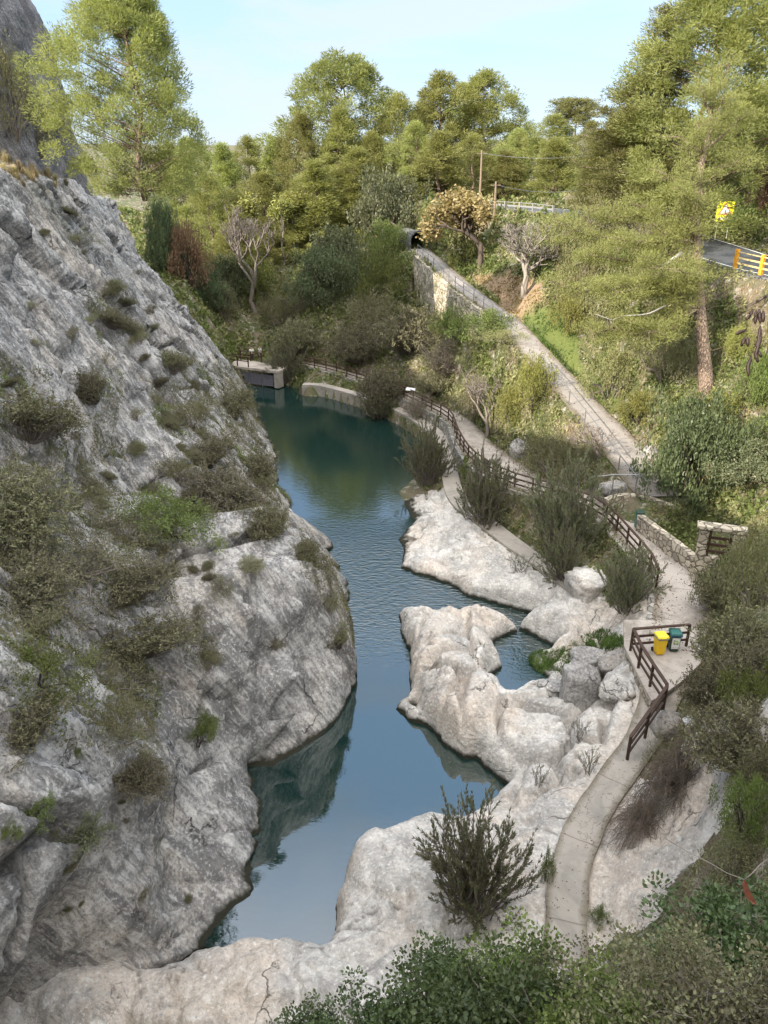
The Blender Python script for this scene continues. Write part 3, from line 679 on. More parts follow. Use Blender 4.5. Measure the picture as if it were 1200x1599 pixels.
def pine_kit(seed, h=12., crown0=.25, width=3.6, shape='cone', nb=46, per=46, csize=.55, lean=0.0, gap=0.0, mat='pine', bark='pinebark', L=.30, W=.055, tr=.20):
    r = np.random.default_rng(seed); tb = MB(); C = []; R = []
    top = np.array([lean * h, r.normal() * .03 * h, h]); tp = bend((0, 0, -.4), top, r, 7, 0, .02)
    tb.tube(tp, np.linspace(tr, .03, len(tp)) * (h / 12), 7)
    ga = r.random() * 6.28
    for i in range(nb):
        f = crown0 + (1 - crown0) * ((i + .5) / nb) ** .85; ga += 2.399 + r.normal() * .35
        if gap and r.random() < gap: continue
        q = tp[0] + 0; s = f * (len(tp) - 1); k = min(int(s), len(tp) - 2); q = tp[k] + (tp[k + 1] - tp[k]) * (s - k)
        u = (f - crown0) / (1 - crown0)
        if shape == 'cone': wd = (1 - u) ** .75 * (.35 + .65 * min(1, u * 5 + .35)) + .07
        elif shape == 'dome': wd = math.sqrt(max(0, 1 - (1.35 * u - .35) ** 2)) if u < 1 else .1; wd = max(wd, .18)
        elif shape == 'umbrella': wd = math.sqrt(max(.03, 1 - (u - .1) ** 2))
        else: wd = (math.sin(math.pi * min(1, .18 + .82 * u)) ** .7) * (.75 + .25 * r.random()) + .06
        Lb = width * wd * (.62 + .5 * r.random()); rise = {'cone': .28 + .5 * u, 'dome': .15 + .7 * u, 'umbrella': .2 + .5 * u}.get(shape, .12 + .6 * u)
        tip = q + np.array([math.cos(ga) * Lb, math.sin(ga) * Lb, Lb * rise * (.6 + .6 * r.random())])
        if tip[2] > h * 1.02: tip[2] = h * (1.0 + .02 * r.normal())
        bp = bend(q, tip, r, 4, .06, .04); tb.tube(bp, np.linspace(.05, .012, 5) * (h / 12) * (1.3 - .7 * u), 4, cap=False)
        nc = max(2, int(Lb / (csize * .62)) + 1)
        for j in range(nc):
            t = .32 + .68 * (j + .6 * r.random()) / nc; s2 = t * 4; k2 = min(int(s2), 3); c0 = bp[k2] + (bp[k2 + 1] - bp[k2]) * (s2 - k2)
            off = unit(r, 1)[0] * np.array([1, 1, .45]) * csize * (.25 + .75 * r.random()) * (1.25 - .45 * t)
            if r.random() < .55: tb.tube([c0, c0 + off * .9], [.012 * h / 12, .006 * h / 12], 3, cap=False)
            C.append(c0 + off + np.array([0, 0, .12 * csize])); R.append(csize * (.55 + .5 * r.random()))
    C = np.array(C); R = np.array(R)
    P, D, cr = clumps(C, R, per, r, .62, .55, .15)
    me = leafmesh('pine_crown', P, D, L * (.7 + .6 * r.random(len(P))), W, M[mat], r, .25 + .35 * cr + .3 * r.random(len(P)))
    return [('trunk', tb.mesh('pine_trunk', M[bark], True)), ('crown', me)], h, width
def bush_kit(seed, mat, w=1.0, h=1.0, ncl=60, per=60, csize=.22, leaf=.06, lw=.025, stems=14, bark='darkbark', openness=0.0, flat=.85, up=.3, hollow=.45):
    """rounded shrub or broad crown, footprint radius w, height h"""
    r = np.random.default_rng(seed); tb = MB(); C = []
    for i in range(ncl):
        u = unit(r, 1)[0]; u[2] = abs(u[2]) * 1.0 - .15; rad = hollow + (1 - hollow) * r.random() ** .5
        k = 1 + .38 * math.sin(u[0] * 5 + seed) * math.cos(u[1] * 4.3 + seed * 2) + .16 * r.normal()
        C.append(np.array([u[0] * w, u[1] * w, .28 * h + u[2] * h * .62]) * np.array([rad * k, rad * k, 1]) * np.array([1, 1, .6 + .4 * rad * k]))
    C = np.array(C); C[:, 2] = np.maximum(C[:, 2], .05 * h)
    idx = r.choice(ncl, min(stems, ncl), False)
    for i in idx: tb.tube(bend((r.normal() * .06 * w, r.normal() * .06 * w, -.1 * h), C[i], r, 3, -.05, .06), [.028 * h, .022 * h, .014 * h, .007 * h], 4, cap=False)
    P, D, cr = clumps(C, csize * (.65 + .6 * r.random(ncl)), per, r, flat, up, .2)
    me = leafmesh('foliage', P, D, leaf * (.7 + .6 * r.random(len(P))), lw * (.8 + .4 * r.random(len(P))), M[mat], r, .2 + .4 * cr + .35 * r.random(len(P)))
    return [('stems', tb.mesh('stems', M[bark], True)), ('foliage', me)]
def twig_kit(seed, mat, n=150, h=1.0, w=.8, leaves=14, leaf=.05, lw=.02, bark='twig', thick=.006, droop=0.0, sub=3, spread=1.0):
    """thorny scrub: many fine stems, few leaves"""
    r = np.random.default_rng(seed); SV = []; LP_ = []; LD = []
    for i in range(n):
        a = r.random() * 6.283; e = spread * r.random() ** .6
        tip = np.array([math.cos(a) * w * e, math.sin(a) * w * e, h * (.45 + .55 * r.random()) * math.sqrt(max(.08, 1 - .75 * e * e))])
        if droop: tip[2] -= droop * h * (.4 + r.random()) * e
        b0 = np.array([math.cos(a) * .12 * w, math.sin(a) * .12 * w, 0]) * r.random()
        bp = bend(b0, tip, r, 4, -.10 - .25 * droop, .06)
        for k in range(4):
            SV.append((bp[k], bp[k + 1], thick * (1.25 - .25 * k)))
        for s in range(sub):
            k = 1 + int(r.random() * 3); q = bp[k] + (bp[k + 1] - bp[k]) * r.random(); d = unit(r, 1)[0]; d[2] = abs(d[2]) * (1 - 1.6 * droop); q2 = q + d * (.16 + .16 * r.random()) * h
            SV.append((q, q2, thick * .55))
            m_ = leaves // max(1, sub)
            t = r.random(m_)[:, None]; LP_.append(q + (q2 - q) * t + r.normal(size=(m_, 3)) * .018 * h); LD.append(d + r.normal(size=(m_, 3)) * .7)
        m_ = max(1, leaves // 4); t = .5 + .5 * r.random(m_)[:, None]; LP_.append(bp[2] + (bp[4] - bp[2]) * t + r.normal(size=(m_, 3)) * .02 * h); LD.append(r.normal(size=(m_, 3)) + np.array([0, 0, .5]))
    A = np.array([s[0] for s in SV]); B = np.array([s[1] for s in SV]); T_ = np.array([s[2] for s in SV])[:, None]
    d = B - A; q = r.normal(size=d.shape); sd_ = np.cross(d, q); sd_ /= np.linalg.norm(sd_, axis=1)[:, None] + 1e-9; s2 = np.cross(d, sd_); s2 /= np.linalg.norm(s2, axis=1)[:, None] + 1e-9
    V = np.concatenate([np.stack([A - x * T_, A + x * T_, B + x * T_ * .6, B - x * T_ * .6], 1).reshape(-1, 3) for x in (sd_, s2)])
    me = npmesh('stems', V, np.arange(len(V)).reshape(-1, 4), [M[bark]], smoothed=False)
    LPp = np.concatenate(LP_); LDd = np.concatenate(LD)
    return [('stems', me), ('foliage', leafmesh('foliage', LPp, LDd, leaf * (.6 + .7 * r.random(len(LPp))), lw, M[mat], r))]
def oleander_kit(seed, n=95, h=1.0, w=.66, whorls=12, leaf=.044, lw=.0085, mat='olean', per=6):
    r = np.random.default_rng(seed); tb = MB(); LP_ = []; LD = []
    for i in range(n):
        a = r.random() * 6.283; e = r.random() ** .7
        tip = np.array([math.cos(a) * w * e, math.sin(a) * w * e, h * (.42 + .62 * r.random()) * (1 - .28 * e * e)]); b0 = np.array([math.cos(a), math.sin(a), 0]) * .10 * w * r.random()
        bp = bend(b0, tip, r, 5, -.06 + .16 * r.random(), .045); tb.tube(bp, [.010, .009, .008, .006, .004, .003], 4, cap=False)
        twigs = [(bp, .45)]
        for s in range(3):
            k = 2 + int(r.random() * 3); q = bp[min(k, 4)]; d = (tip - b0); d = d / np.linalg.norm(d) + unit(r, 1)[0] * .6; q2 = q + d * .16 * h
            tw = bend(q, q2, r, 3, -.05, .03); tb.tube(tw, [.005, .004, .003, .002], 3, cap=False); twigs.append((tw, .3))
        for tw, st in twigs:
            kk = whorls if st > .4 else whorls // 2 + 1
            for j in range(kk):
                t = st + (1 - st) * (j + .7) / kk; s_ = t * (len(tw) - 1); k = min(int(s_), len(tw) - 2); q = tw[k] + (tw[k + 1] - tw[k]) * (s_ - k); ax = tw[k + 1] - tw[k]; ax /= np.linalg.norm(ax)
                d = np.cross(np.tile(ax, (per, 1)), r.normal(size=(per, 3))); d /= np.linalg.norm(d, axis=1)[:, None]; d = d * (.75 - .35 * t) + ax * (.55 + .4 * t)
                d /= np.linalg.norm(d, axis=1)[:, None]
                LP_.append(q + d * leaf * .5); LD.append(d)
    P, D = np.concatenate(LP_), np.concatenate(LD)
    return [('stems', tb.mesh('stems', M['twig'], True)), ('foliage', leafmesh('foliage', P, D, leaf * (.75 + .5 * r.random(len(P))), lw, M[mat], r))]
def bare_kit(seed, h=1.0, w=.45, levels=5, trunk=.028, bark='palebark', fork=3, up=.35, leafmat=None, nleaf=0, leaf=.03, trunk_len=.22):
    r = np.random.default_rng(seed); tb = MB(); tips = []
    def grow(p, d, L, rad, lv):
        q = p + d * L; mid = (p + q) / 2 + r.normal(size=3) * .05 * L
        tb.tube([p, mid, q], [rad, rad * .85, rad * .68], 6 if lv > 3 else (4 if lv > 1 else 3), cap=False)
        if lv == 0: tips.append(q); return
        if lv <= 2: tips.append(q)
        for k in range(fork if lv > 1 else fork + 1):
            u = unit(r, 1)[0]; nd = d * .8 + u * .72 + np.array([0, 0, up * .5]); nd /= np.linalg.norm(nd); nd[:2] *= (w / .45); nd /= np.linalg.norm(nd)
            grow(q - d * L * .25 * r.random(), nd, L * (.62 + .22 * r.random()), rad * .62, lv - 1)
    grow(np.array([0, 0, -.02]), np.array([.03, .02, 1.]), trunk_len, trunk, levels)
    V = np.array(tb.v); s = h / V[:, 2].max(); tb.v = [tuple(q) for q in (V * np.array([s, s, s]))]; T_ = np.array(tips) * s
    parts = [('trunk', tb.mesh('trunk', M[bark], True))]
    if nleaf:
        k = r.integers(0, len(T_), nleaf); P = T_[k] + r.normal(size=(nleaf, 3)) * .035 * h
        parts.append(('crown', leafmesh('crown', P, r.normal(size=(nleaf, 3)), leaf * (.6 + .8 * r.random(nleaf)), leaf * .6, M[leafmat], r)))
    return parts
def tuft_kit(seed, mat, n=120, h=1.0, w=.5, bw=.018, droop=.5):
    r = np.random.default_rng(seed); V = []
    for i in range(n):
        a = r.random() * 6.283; e = r.random() ** .6; b0 = np.array([math.cos(a), math.sin(a), 0]) * .25 * w * r.random(); H_ = h * (.5 + .5 * r.random())
        d = np.array([math.cos(a), math.sin(a), 0]); s_ = np.array([-math.sin(a), math.cos(a), 0]) * bw * .5
        p1 = b0 + d * w * e * .35 + np.array([0, 0, H_ * .6]); p2 = b0 + d * w * e + np.array([0, 0, H_ * (1 - droop * e)])
        V += [b0 - s_, b0 + s_, p1 + s_ * .8, p1 - s_ * .8, p1 - s_ * .8, p1 + s_ * .8, p2 + s_ * .15, p2 - s_ * .15]
    return npmesh('tuft', np.array(V), np.arange(len(V)).reshape(-1, 4), [M[mat]], smoothed=False, rnd=np.repeat(r.random(n), 2))

def put(name, parts, loc, sc=(1, 1, 1), rz=0.0, label=None, cat=None, group=None, tilt=(0, 0)):
    if len(parts) == 1:
        o = obj(name, parts[0][1])
    else:
        o = empty(name)
        for pn, me in parts: obj(pn, me, o)
    o.location = tuple(map(float, loc)); o.rotation_euler = (tilt[0], tilt[1], rz); o.scale = sc
    return tag(o, label, cat, group)

PK = {}
def far_pine(seed, h=13., w=3.4, prof='oval', ncl=240, per=105, cs=.60, mat='pine', L=.33, W=.060, base=.0, lobes=3):
    r = np.random.default_rng(seed); tb = MB(); tb.tube(bend((0, 0, -.4), (r.normal() * .2, r.normal() * .2, h * .95), r, 6, 0, .015), np.linspace(.2, .03, 7), 6)
    lob = [(r.random() * 6.28, r.random(), .25 + .3 * r.random()) for _ in range(5)]
    C = []
    for i in range(ncl):
        u = base + (1 - base) * r.random() ** .9; a = r.random() * 6.283; v = (u - base) / (1 - base)
        if prof == 'cone': pr = (1 - v) ** .72 * (.55 + .45 * min(1, v * 6 + .2))
        elif prof == 'dome': pr = math.sqrt(max(.0, 1 - (1.15 * v - .15) ** 2)) * (.55 + .45 * min(1, v * 2.5))
        else: pr = math.sin(math.pi * (.16 + .84 * v) ** .9) ** .75
        for la, lv, lw_ in lob: pr *= 1 + lw_ * math.exp(-((v - lv) / .16) ** 2) * math.cos(a - la)
        e = (.45 + .55 * r.random() ** .45) * w * max(.06, pr); c = np.array([math.cos(a) * e, math.sin(a) * e, u * h + .10 * e]); C.append(c)
        if r.random() < .25: tb.tube([np.array([0, 0, max(.3, u * h - .35 * e)]), c], [.05, .015], 3, cap=False)
    C = np.array(C); P, D, cr = clumps(C, cs * (.65 + .7 * r.random(ncl)), per, r, .95, .6, .35)
    out = P * np.array([1, 1, 0]); D = D + .5 * out / (np.linalg.norm(out, axis=1)[:, None] + 1e-6)
    return [('trunk', tb.mesh('pine_trunk', M['pinebark'], True)), ('crown', leafmesh('pine_crown', P, D, L * (.6 + .7 * r.random(len(P))), W, M[mat], r, .2 + .45 * cr + .3 * r.random(len(P))))], h, w
PK['cone'] = [far_pine(s, prof='cone', w=3.2) for s in (11, 12)]
PK['oval'] = [far_pine(s, prof='oval', w=3.4) for s in (21, 22, 23)]
PK['dome'] = [far_pine(37, 13, 4.4, 'dome', 380, mat='pine2', base=.12)]
PK['umbrella'] = [pine_kit(41, 14, .62, 3.6, 'umbrella', 46, 40, .8, mat='pine2', L=.4, W=.08)]
NP = dict(per=110, csize=.85, L=.26, W=.05)
NF = dict(per=190, L=.27, W=.05)
PK['airy'] = [far_pine(51, 16, 4.4, 'oval', 520, cs=.72, **NF), far_pine(52, 16, 3.8, 'cone', 380, cs=.62, mat='pine2', **NF), pine_kit(53, 16, .08, 4.2, 'cone', 90, gap=.1, mat='pine2', tr=.22, **NP)]
PK['left'] = [far_pine(61, 14, 4.6, 'oval', 560, cs=.74, base=.0, **NF), pine_kit(62, 14, .1, 4.9, 'oval', 90, gap=.1, mat='pine', tr=.22, **NP)]
EV = bush_kit(71, 'ever', 1, 1.0, 150, 110, .17, .045, .022, 16, openness=.1)
OAK = bush_kit(72, 'oak', 1, 1.0, 120, 90, .2, .055, .03, 16)
OAK2 = bush_kit(73, 'oak', 1, 1.15, 120, 90, .2, .055, .03, 16)
GRB = [bush_kit(s, 'green', 1, 1.0, 80, 70, .22, .06, .028, 12) for s in (81, 82)]
YGB = [bush_kit(s, 'yellowg', 1, 1.0, 80, 70, .23, .065, .026, 12) for s in (83, 84)]
OLB = [bush_kit(s, 'olive', 1, 1.0, 80, 60, .24, .065, .018, 16, bark='twig', hollow=.3) for s in (85, 86, 87)]
SCB = [bush_kit(s, 'scrub', 1, 1.0, 80, 66, .24, .06, .018, 18, bark='twig', hollow=.25) for s in (88, 89)]
RUS = [bush_kit(90, 'russet', 1, 1.0, 60, 60, .24, .07, .04, 14)]
TWG = [twig_kit(s, 'scrub', 250, 1.0, .9, 44, .055, .02, 'twig', .0055) for s in (91, 92, 93)]
TWD = [twig_kit(s, 'scrub', 210, 1.0, .9, 6, .05, .016, 'twigred', .006, droop=.0) for s in (94,)]
TWH = [twig_kit(95, 'scrub', 420, 1.0, 1.0, 3, .04, .012, 'twigred', .006, droop=1.1, sub=3)]
OLE = [oleander_kit(s) for s in (101, 102)]
OLES = [oleander_kit(103, 12, 1, .45, 7)]
BARE = [bare_kit(111, 1, .45, 6, .030, 'palebark', 3, .45), bare_kit(112, 1, .45, 5, .02, 'twig', 3, .3)]
BARET = [bare_kit(113, 1, .25, 5, .018, 'twig', 3, .7, trunk_len=.42)]
AUT = [bare_kit(114, 1, .5, 5, .026, 'darkbark', 3, .4, 'autumn', 7500, .045)]
POP = [bare_kit(115, 1, .2, 5, .014, 'palebark', 3, .9, 'yellowg', 2200, .030, trunk_len=.5)]
TUF = [tuft_kit(121, 'straw'), tuft_kit(122, 'olive', 140, 1, .6), tuft_kit(123, 'grass', 150, 1, .6, .03)]
# ================================================================== TREES
def dim(parts):
    """bounding half width and height of a kit"""
    k = id(parts)
    if k not in _dim:
        lo = np.full(3, 1e9); hi = -lo
        for _, me in parts:
            v = np.empty(len(me.vertices) * 3, np.float32); me.vertices.foreach_get('co', v); v = v.reshape(-1, 3)
            lo = np.minimum(lo, np.percentile(v, 1.0, 0)); hi = np.maximum(hi, np.percentile(v, 99.6, 0))
        _dim[k] = ((hi[0] - lo[0] + hi[1] - lo[1]) / 4, hi[2])
    return _dim[k]
_dim = {}
def tree(name, parts, px, ytop, D, wpx, label, cat='tree', group=None, rz=None, base=None, tilt=(0, 0)):
    """stands on the ground at distance D along the view axis, its top seen at ytop"""
    top = atd(px, ytop, D); x, y = top[0], top[1]
    zb = ground(x, y) if base is None else base
    # refine: y position changes with height, keep base under the top
    hh = max(1.0, top[2] - zb); w0, h0 = dim(parts); sx = wpx * D / 1200 / 2 / w0; sz = hh / h0
    if name == 'pine_tree' and D > 80:
        sx *= 1.25; hh = max(hh, 1.5 * wpx * D / 1200); zb = top[2] - hh; sz = hh / h0
    if rz is None: rz = random.random() * 6.28
    return put(name, parts, (x, y, zb - .1), (sx, sx, sz), rz, label, cat, group, tilt)
def pk(k, i=0): return PK[k][i % len(PK[k])][0]
G1 = 'pines on the hill behind the gorge'
T = [  # kit, px, ytop, D, width px, label
 ('dome', 0, 532, 84, 108, 165, 'tallest round-headed pine on the hill skyline, its dome standing clear of the others'),
 ('oval', 0, 470, 176, 104, 85, 'pine tucked against the left side of the tallest round-headed pine'),
 ('oval', 1, 622, 146, 106, 105, 'pine standing just right of the tallest round-headed pine'),
 ('oval', 2, 690, 112, 108, 120, 'full pine with the left of the two highest tops at the middle of the skyline'),
 ('oval', 0, 762, 110, 108, 135, 'broad pine with the right of the two highest tops at the middle of the skyline'),
 ('cone', 0, 690, 205, 94, 115, 'bright green cone-shaped pine above the dark tunnel mouth'),
 ('oval', 1, 812, 200, 100, 75, 'narrow pine between the broad skyline pine and the road bend'),
 ('oval', 2, 868, 178, 96, 90, 'rounded pine whose top shows behind the cone by the road bend'),
 ('cone', 1, 872, 215, 87, 95, 'light green pine cone leaning over the road bend'),
 ('umbrella', 0, 901, 150, 135, 66, 'small far umbrella pine alone against the sky'),
 ('oval', 1, 925, 188, 105, 55, 'slim pine right under the small far umbrella pine'),
 ('oval', 2, 950, 250, 84, 70, 'low pine beside the pale rock outcrop right of the road bend'),
 ('oval', 2, 292, 215, 112, 82, 'leftmost pine of the far row, touching the crag'),
 ('cone', 0, 345, 224, 110, 70, 'pale pine in the far row left of the valley poplars'),
 ('oval', 0, 385, 212, 114, 72, 'second pale pine of the far row, beside the poplars'),
 ('cone', 1, 428, 214, 112, 72, 'pine of the far row directly below the left shoulder of the tallest pine'),
 ('oval', 1, 320, 268, 98, 84, 'bushy light pine low on the left, above the russet shrub'),
 ('cone', 0, 490, 250, 97, 100, 'light green pine in front of the tallest round-headed pine'),
 ('oval', 2, 410, 268, 101, 92, 'soft yellow green pine behind the bare riverside tree'),
 ('cone', 1, 530, 168, 103, 90, 'pine filling the foot of the tallest round-headed pine'),
 ('oval', 0, 580, 205, 103, 80, 'pine behind the grey-green holm oak'),
 ('oval', 1, 650, 190, 102, 85, 'pine between the holm oak and the bright cone-shaped pine'),
 ('oval', 2, 740, 210, 101, 85, 'shaded pine behind the wooden utility poles'),
 ('cone', 1, 365, 330, 94, 80, 'small pale pine on the valley floor behind the bare riverside tree'),
 ('oval', 0, 262, 222, 118, 70, 'pine half hidden behind the crag shoulder at the left end of the far row'),
 ('oval', 2, 660, 160, 116, 90, 'rear pine filling the dip between the tallest pine and the middle skyline pines'),
 ('oval', 1, 725, 130, 118, 100, 'rear pine in the notch between the two highest middle tops'),
 ('oval', 0, 840, 215, 114, 80, 'rear pine behind the narrow pine near the road bend'),
 ('cone', 0, 560, 230, 99, 90, 'pale pine just left of the grey-green holm oak'),
 ('oval', 1, 450, 300, 99, 80, 'low pale pine between the two slender poplars and the holm oak'),
 ('oval', 2, 640, 260, 96, 90, 'pine right of the holm oak, below the bright cone-shaped pine'),
 ('oval', 0, 960, 215, 108, 80, 'rear pine in the gap left of the right-hand group'),
 ('cone', 0, 790, 235, 96, 70, 'shaded pine behind the shorter utility pole'),
]
for k, i, px, yt, D, wp, lb in T: tree('pine_tree', pk(k, i), px, yt, D, wp, lb, 'pine tree', G1)
tree('holm_oak', OAK2, 602, 262, 92, 130, 'round grey-green holm oak in the middle of the far wood', 'tree')
tree('holm_oak', OAK, 530, 352, 88, 120, 'lighter green holm oak top just behind the dark shaded evergreen', 'tree')
tree('evergreen_tree', EV, 505, 385, 84, 130, 'dark shaded evergreen tree above the far end of the pool', 'tree')
tree('evergreen_tree', EV, 355, 395, 92, 85, 'pale olive-green bushy tree left of the bare riverside tree', 'tree')
tree('bare_tree', BARET[0], 392, 318, 89, 95, 'tall bare grey tree by the riverside at the head of the pool', 'tree')
tree('poplar_tree', POP[0], 437, 300, 96, 45, 'left of two slender pale poplars behind the bare riverside tree', 'tree', 'pale poplars')
tree('poplar_tree', POP[0], 462, 290, 97, 45, 'right of two slender pale poplars behind the bare riverside tree', 'tree', 'pale poplars')
tree('poplar_tree', POP[0], 378, 300, 99, 50, 'thin pale poplar leaning behind the top of the bare riverside tree', 'tree', 'pale poplars')
tree('autumn_tree', AUT[0], 757, 296, 72, 125, 'tree with golden brown autumn leaves beside the upper path', 'tree')
tree('bare_tree', BARE[0], 828, 345, 63, 115, 'leafless pale tree with a wide fan of twigs right of the golden tree', 'tree')
for a_, yt_, d_, w_, lb_ in [(262, 345, 84, 70, 'dark evergreen bush in the shade behind the cliff edge'), (300, 405, 84, 70, 'dark bush below the russet shrub, against the cliff edge'), (330, 440, 88, 70, 'shaded bush on the valley floor by the cliff edge'), (245, 300, 80, 60, 'dark green bush under the right foot of the cliff pine')]:
    tree('dark_bush', EV, a_, yt_, d_, w_, lb_, 'shrub', 'dark bushes behind the cliff edge')
tree('russet_shrub', RUS[0], 288, 345, 80, 75, 'russet brown leafed shrub at the far shoulder of the cliff', 'shrub', base=ground(atd(288, 430, 80)[0], atd(288, 430, 80)[1]))
# right bank pines
tree('pine_tree', pk('airy', 0), 1150, -90, 50, 330, 'huge pine filling the upper right corner above the road', 'pine tree', base=17)
tree('pine_tree', pk('airy', 2), 1045, 8, 54, 190, 'tall airy pine with an open pointed top left of the huge corner pine', 'pine tree', base=17)
tree('pine_tree', pk('airy', 1), 965, 185, 66, 120, 'pine on the left edge of the right-hand group, above the pale outcrop', 'pine tree')
tree('pine_tree', pk('oval', 1), 1010, 170, 60, 150, 'dense low pine in front of the airy pointed pine', 'pine tree')
tree('pine_tree', pk('oval', 0), 1180, 130, 62, 150, 'pine behind the yellow road sign', 'pine tree')
tree('pine_tree', pk('left', 0), 186, -40, 45, 250, 'big pine growing on top of the left cliff', 'pine tree', base=19.6)
# spreading pine with the leaning bare trunk
def leaning_pine():
    r = np.random.default_rng(5); tb = MB(); root = empty('leaning_pine')
    P = [atd(a, b, d) for a, b, d in [(1104, 625, 45), (1103, 590, 45), (1099, 540, 44.9), (1093, 480, 44.8), (1090, 430, 44.6), (1087, 380, 44.6), (1086, 335, 44.6), (1090, 290, 44.6), (1100, 240, 44.6), (1112, 180, 44.6)]]
    tb.tube(P, [.50, .42, .36, .33, .30, .28, .25, .2, .15, .06], 10)
    loc = P[0].copy(); bare = []; C = []; R = []
    br = [(5, 1090, 300, 42.5), (5, 1060, 330, 43), (7, 1070, 250, 43), (8, 1090, 190, 43), (8, 1130, 150, 44), (9, 1090, 120, 44), (9, 1140, 90, 45), (6, 1060, 290, 42), (4, 1070, 400, 42.5), (4, 1000, 400, 42), (4, 930, 440, 41.5), (4, 1010, 450, 43), (5, 960, 370, 43), (5, 900, 400, 44), (3, 970, 500, 42), (3, 1010, 520, 42), (6, 990, 320, 44), (7, 1040, 270, 44), (7, 1160, 240, 45), (8, 1060, 210, 45), (4, 1060, 420, 41), (5, 880, 350, 45), (6, 920, 330, 45), (3, 920, 520, 42.5), (9, 1110, 120, 45), (8, 1160, 180, 45), (4, 865, 440, 44),(5, 1020, 350, 43),(4, 960, 450, 42),(4,1040,480,43)]
    for k, a, b, d in br:
        tip = atd(a, b, d); bp = bend(P[k], tip, r, 5, .05, .03); tb.tube(bp, np.linspace(.10, .02, 6), 5, cap=False)
        n = max(3, int(np.linalg.norm(tip - P[k]) / .42))
        for j in range(n):
            t = .35 + .65 * (j + r.random()) / n; s = t * 5; q = min(int(s), 4); c0 = bp[q] + (bp[q + 1] - bp[q]) * (s - q)
            for z in range(3):
                off = r.normal(size=3) * np.array([.5, .5, .28]); C.append(c0 + off); R.append(.48 + .28 * r.random())
                tb.tube([c0, c0 + off], [.018, .008], 3, cap=False)
    for q in (P[3], P[2], P[3]): 
        d = unit(r, 1)[0]; tb.tube(bend(q, q + np.array([d[0], d[1] * .4 - .3, .1]) * 1.2, r, 3, .1, .08), [.03, .02, .014, .006], 4, cap=False)
    C, R = np.array(C), np.array(R); Pp, D, cr = clumps(C, R, 95, r, .6, .5, .15)
    tb.v = [tuple(np.array(v) - loc) for v in tb.v]
    root.location = tuple(loc); obj('trunk', tb.mesh('trunk', M['pinebark'], True), root)
    obj('crown', leafmesh('crown', Pp - loc, D, .20 * (.7 + .6 * r.random(len(Pp))), .030, M['pine'], r, .25 + .35 * cr + .3 * r.random(len(Pp))), root)
    db = MB(); db.tube(bend(atd(1065, 395, 43.5), atd(1025, 415, 43), r, 4, .1, .05), [.12, .1, .08, .06, .03], 6)
    db.tube(bend(atd(1040, 477, 43), atd(930, 490, 41.5), r, 5, .08, .02), [.05, .045, .04, .03, .02, .01], 5); db.v = [tuple(np.array(v) - loc) for v in db.v]
    tag(obj('dead_branch', db.mesh('dead_branch', M['deadwood'], True), root), 'bare bleached branches')
    tag(root, 'large pine with a long bare leaning trunk and drooping crown on the right bank', 'pine tree')
leaning_pine()
tree('evergreen_tree', EV, 1105, 618, 41.5, 195, 'big dense dark green tree above the low stone wall', 'tree', base=3.2)
tree('evergreen_tree', OAK, 1205, 690, 39, 160, 'dark evergreen cut by the right edge, beside the big dense tree', 'tree')
tree('round_tree', GRB[0], 768, 478, 60, 105, 'round light green tree standing between the two paths', 'tree')
tree('round_tree', OLB[0], 790, 520, 58, 90, 'shaded grey lower crown in front of the round light green tree', 'tree')
tree('bare_tree', BARE[1], 942, 655, 45.5, 80, 'small bare sapling beside the handrail of the ramp', 'tree', base=atz(942, 745, 4.6)[2] - .2)
tree('bare_tree', BARE[1], 765, 575, 57, 95, 'pale leafless bush spreading above the lower path', 'shrub')

# ================================================================== SHRUBS placed where the photo shows them
def shrub(name, parts, px, py, wpx, hpx, label, group=None, cat='shrub', which='tc', sink=.12, rz=None, stretch=1.0, hmin=.2):
    """px, py = centre of the shrub in the photo"""
    hres = hit(px, py + hpx * .30, which)
    if hres is None: return None
    p_, nn, D = hres; w0, h0 = dim(parts); s = wpx * D / 1200 / 2 / w0; sz = max(hmin, hpx * D / 1200 / .92 / h0)
    if which == 'c': s *= 1.08; sz *= .5
    tilt = (0, 0)
    up = np.array([0, 0, 1.]); ax = nn * .45 + up * .8; ax /= np.linalg.norm(ax)
    tilt = (math.asin(-ax[1]) * .9, math.asin(ax[0]) * .9) if which == 'c' else (0, 0)
    return put(name, parts, p_ - np.array([0, 0, sink * sz * h0]), (s, s, sz * stretch), random.random() * 6.28 if rz is None else rz, label, cat, group, tilt)
CG = 'scrub bushes on the left cliff'
